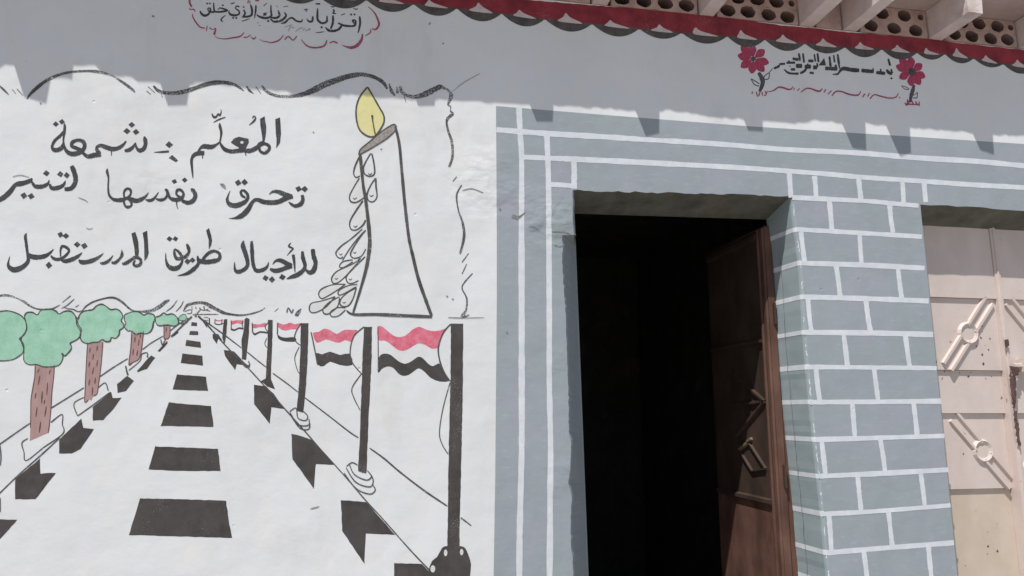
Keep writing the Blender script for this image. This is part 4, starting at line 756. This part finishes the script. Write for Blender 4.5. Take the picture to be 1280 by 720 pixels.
# ------------------------------------------------------------------ painted flags
zf, zg, zh, zi, zj = (410, 395, 6.857), (380, 370, 12), (320, 360, 4), (270, 385, 9.846), (320, 540, 4)
def flag(lab, pole, reds, blacks, lines, base_polys=(), base_lines=()):
    f = part('painted_flag', B, lab)
    p_ = Paint(.0014); p_.poly(pole, rag=.3)
    for z, s_ in base_polys: p_.poly(s_, z, smooth=2)
    p_.build('pole', 'road', f)
    c_ = Paint(.0010)
    for z, s_ in reds: c_.poly(s_, z, smooth=2)
    if reds: c_.build('red_stripe', 'flag_red', f)
    k_ = Paint(.0012)
    for z, s_ in blacks: k_.poly(s_, z, smooth=2)
    if blacks: k_.build('black_stripe', 'road', f)
    l_ = Paint(.0028)
    for z, s_ in list(lines) + list(base_lines): l_.stroke(s_, z)
    l_.build('rope', 'pencil', f)
    return f
f1 = flag('largest painted flag on the tall black pole beside the blue grey field', [(563.7, 404.5), (579, 404.5), (578.5, 480), (577, 560), (575.5, 620), (574, 690), (559, 690), (560, 620), (561, 560), (563, 480)],
 [(zf, [(425, 92), (470, 95), (530, 145), (590, 180), (660, 170), (720, 120), (780, 92), (850, 120), (920, 130), (1000, 110), (1040, 80), (985, 160), (955, 225), (942, 270), (890, 280), (830, 245), (770, 235), (710, 270), (650, 298), (590, 285), (530, 235), (480, 208), (430, 205)])],
 [(zf, [(430, 378), (450, 335), (490, 322), (540, 335), (600, 385), (660, 410), (720, 385), (770, 350), (810, 360), (860, 410), (900, 430), (950, 405), (975, 440), (1005, 500), (1045, 555), (960, 562), (880, 530), (830, 480), (780, 448), (740, 470), (690, 505), (640, 512), (600, 490), (560, 445), (510, 432), (460, 455), (430, 485)])],
 [(zf, [(427, 90, 7), (430, 290, 8), (430, 482, 9)]), (zf, [(1060, 70, 14), (1035, 85, 12), (985, 150, 12), (952, 240, 12), (945, 310, 12), (965, 410, 14), (1000, 490, 12), (1048, 560, 10)]), (zh, [(970, 472, 5), (935, 600, 5), (917, 720, 5), (930, 780, 5), (960, 830, 5)])],
 [(zh, [(860, 1420), (880, 1365), (905, 1345), (930, 1300), (955, 1290), (1020, 1290), (1045, 1300), (1060, 1330), (1075, 1380), (1070, 1440), (1070, 1520), (840, 1520)])])
eye = Paint(.0036); eye.disc(557, 691, 2.2, 4.2).disc(577, 690, 2.2, 4).disc(541, 711, 3, 4.5); eye.build('rope', 'drip', f1)
flag('second painted flag with a red wave and a coiled base', [(455, 408.5), (465, 408.5), (464.5, 450), (462, 500), (460, 540), (458, 592), (453, 591), (447.5, 589), (450, 540), (451.5, 500), (453, 450)],
 [(zg, [(130, 555), (220, 540), (300, 490), (390, 510), (490, 570), (560, 530), (630, 505), (740, 510), (800, 515), (745, 620), (715, 690), (620, 660), (530, 700), (430, 680), (330, 650), (240, 690), (180, 690)])],
 [(zh, [(300, 325), (330, 332), (370, 318), (420, 335), (468, 328), (482, 385), (420, 385), (370, 368), (340, 390), (310, 384)])],
 [(zh, [(275, 220, 6), (290, 290, 6), (308, 384, 7)]), (zh, [(540, 194, 7), (490, 240, 6), (471, 310, 6), (480, 370, 6), (530, 432, 5)]), (zh, [(526, 430, 5), (480, 500, 5), (490, 550, 5), (520, 610, 4)])], (),
 [(zj, [(452, 172, 5), (480, 153, 6), (508, 165, 5)]), (zj, [(468, 165, 5), (492, 212, 6), (550, 240, 6), (577, 222, 6), (556, 192, 5)]), (zj, [(450, 178, 5), (498, 250, 6), (568, 274, 6), (586, 245, 6), (575, 212, 5)]), (zj, [(440, 205, 6), (500, 282, 6), (568, 310, 6), (596, 290, 6), (584, 265, 5)])])
flag('third painted flag on a thick straight black pole', [(376, 404), (385.5, 404), (384.5, 450), (382, 490), (379, 516), (371, 513.5), (373.5, 480), (375.5, 440)],
 [(zi, [(760, 180), (830, 205), (910, 180), (970, 200), (1040, 185), (1015, 225), (1000, 260), (930, 260), (850, 278), (770, 240)])], [(zi, [(758, 325), (800, 355), (870, 365), (970, 358), (985, 410), (900, 415), (820, 405), (765, 372)])],
 [(zi, [(758, 180, 13), (755, 330, 13)]), (zi, [(1048, 185, 12), (985, 290, 13), (968, 365, 13), (990, 420, 12), (1042, 460, 10)]), (zi, [(1025, 478, 9), (980, 570, 10), (970, 640, 10), (1000, 760, 9), (1030, 810, 7)])], (),
 [((200, 360, 4), [(648, 618, 5), (680, 600, 5), (690, 650, 5), (728, 662, 6), (738, 640, 5), (715, 615, 5)]), ((200, 360, 4), [(650, 622, 5), (690, 682, 6), (742, 686, 6), (745, 655, 5)]), ((200, 360, 4), [(655, 640, 5), (700, 700, 6), (742, 706, 6), (750, 678, 5)])])
flag('fourth painted flag on a slim black pole with a flared foot', [(335, 400), (341, 400), (340, 440), (338.5, 474), (344, 486.5), (334, 483), (326, 476.5), (332, 473), (334, 440)],
 [(zi, [(450, 195), (520, 203), (610, 183), (600, 232), (530, 235), (460, 248)])], [(zi, [(448, 285), (480, 312), (540, 284), (640, 296), (640, 316), (540, 306), (480, 338), (450, 312)])], [(zi, [(445, 180, 12), (450, 300, 14)]), (zi, [(655, 165, 10), (605, 230, 11), (645, 305, 9)]), (zi, [(625, 370, 8), (600, 440, 9), (632, 490, 8)])])
flag('fifth painted flag on a round topped black pole', [(305.5, 399), (308, 397), (312, 399), (310.5, 425), (307.5, 450), (302.5, 449), (302, 425), (304.5, 415)],
 [(zi, [(190, 158), (330, 152), (325, 200), (260, 185), (190, 205)])], [(zi, [(185, 250), (230, 262), (280, 238), (335, 245), (335, 265), (280, 258), (230, 283), (185, 272)])], [(zi, [(187, 150, 9), (188, 268, 10)]), (zi, [(335, 150, 9), (322, 200, 10), (335, 250, 9)])], (),
 [((200, 360, 4), [(398, 352, 5), (430, 385, 6), (448, 385, 6), (442, 365, 5)]), ((200, 360, 4), [(400, 366, 5), (430, 395, 6), (450, 392, 6)])])
flag('sixth painted flag, small and only outlined with a pink stripe', [(280, 399), (284, 399), (283.5, 415), (280.5, 431), (277.5, 422), (279, 410)], [(zv, [(1010, 370), (1060, 390), (1130, 375), (1130, 392), (1060, 405), (1010, 390)])], [(zv, [(1005, 435), (1070, 450), (1135, 432), (1135, 448), (1070, 466), (1005, 452)])], [(zv, [(1008, 365, 10), (1005, 445, 12)]), (zv, [(1120, 370, 10), (1115, 440, 12)])])
flag('smallest painted flag, a few black lines at the end of the road', [(261, 397.5), (262.6, 397.5), (262.6, 405.5), (261, 405.5)], [], [], [(zv, [(830, 345, 9), (870, 340, 9), (905, 355, 9)]), (zv, [(820, 385, 9), (860, 390, 9), (905, 385, 9)]), (zv, [(760, 320, 16), (840, 430, 18), (900, 480, 16)]), (zv, [(840, 430, 20), (880, 500, 14)])])
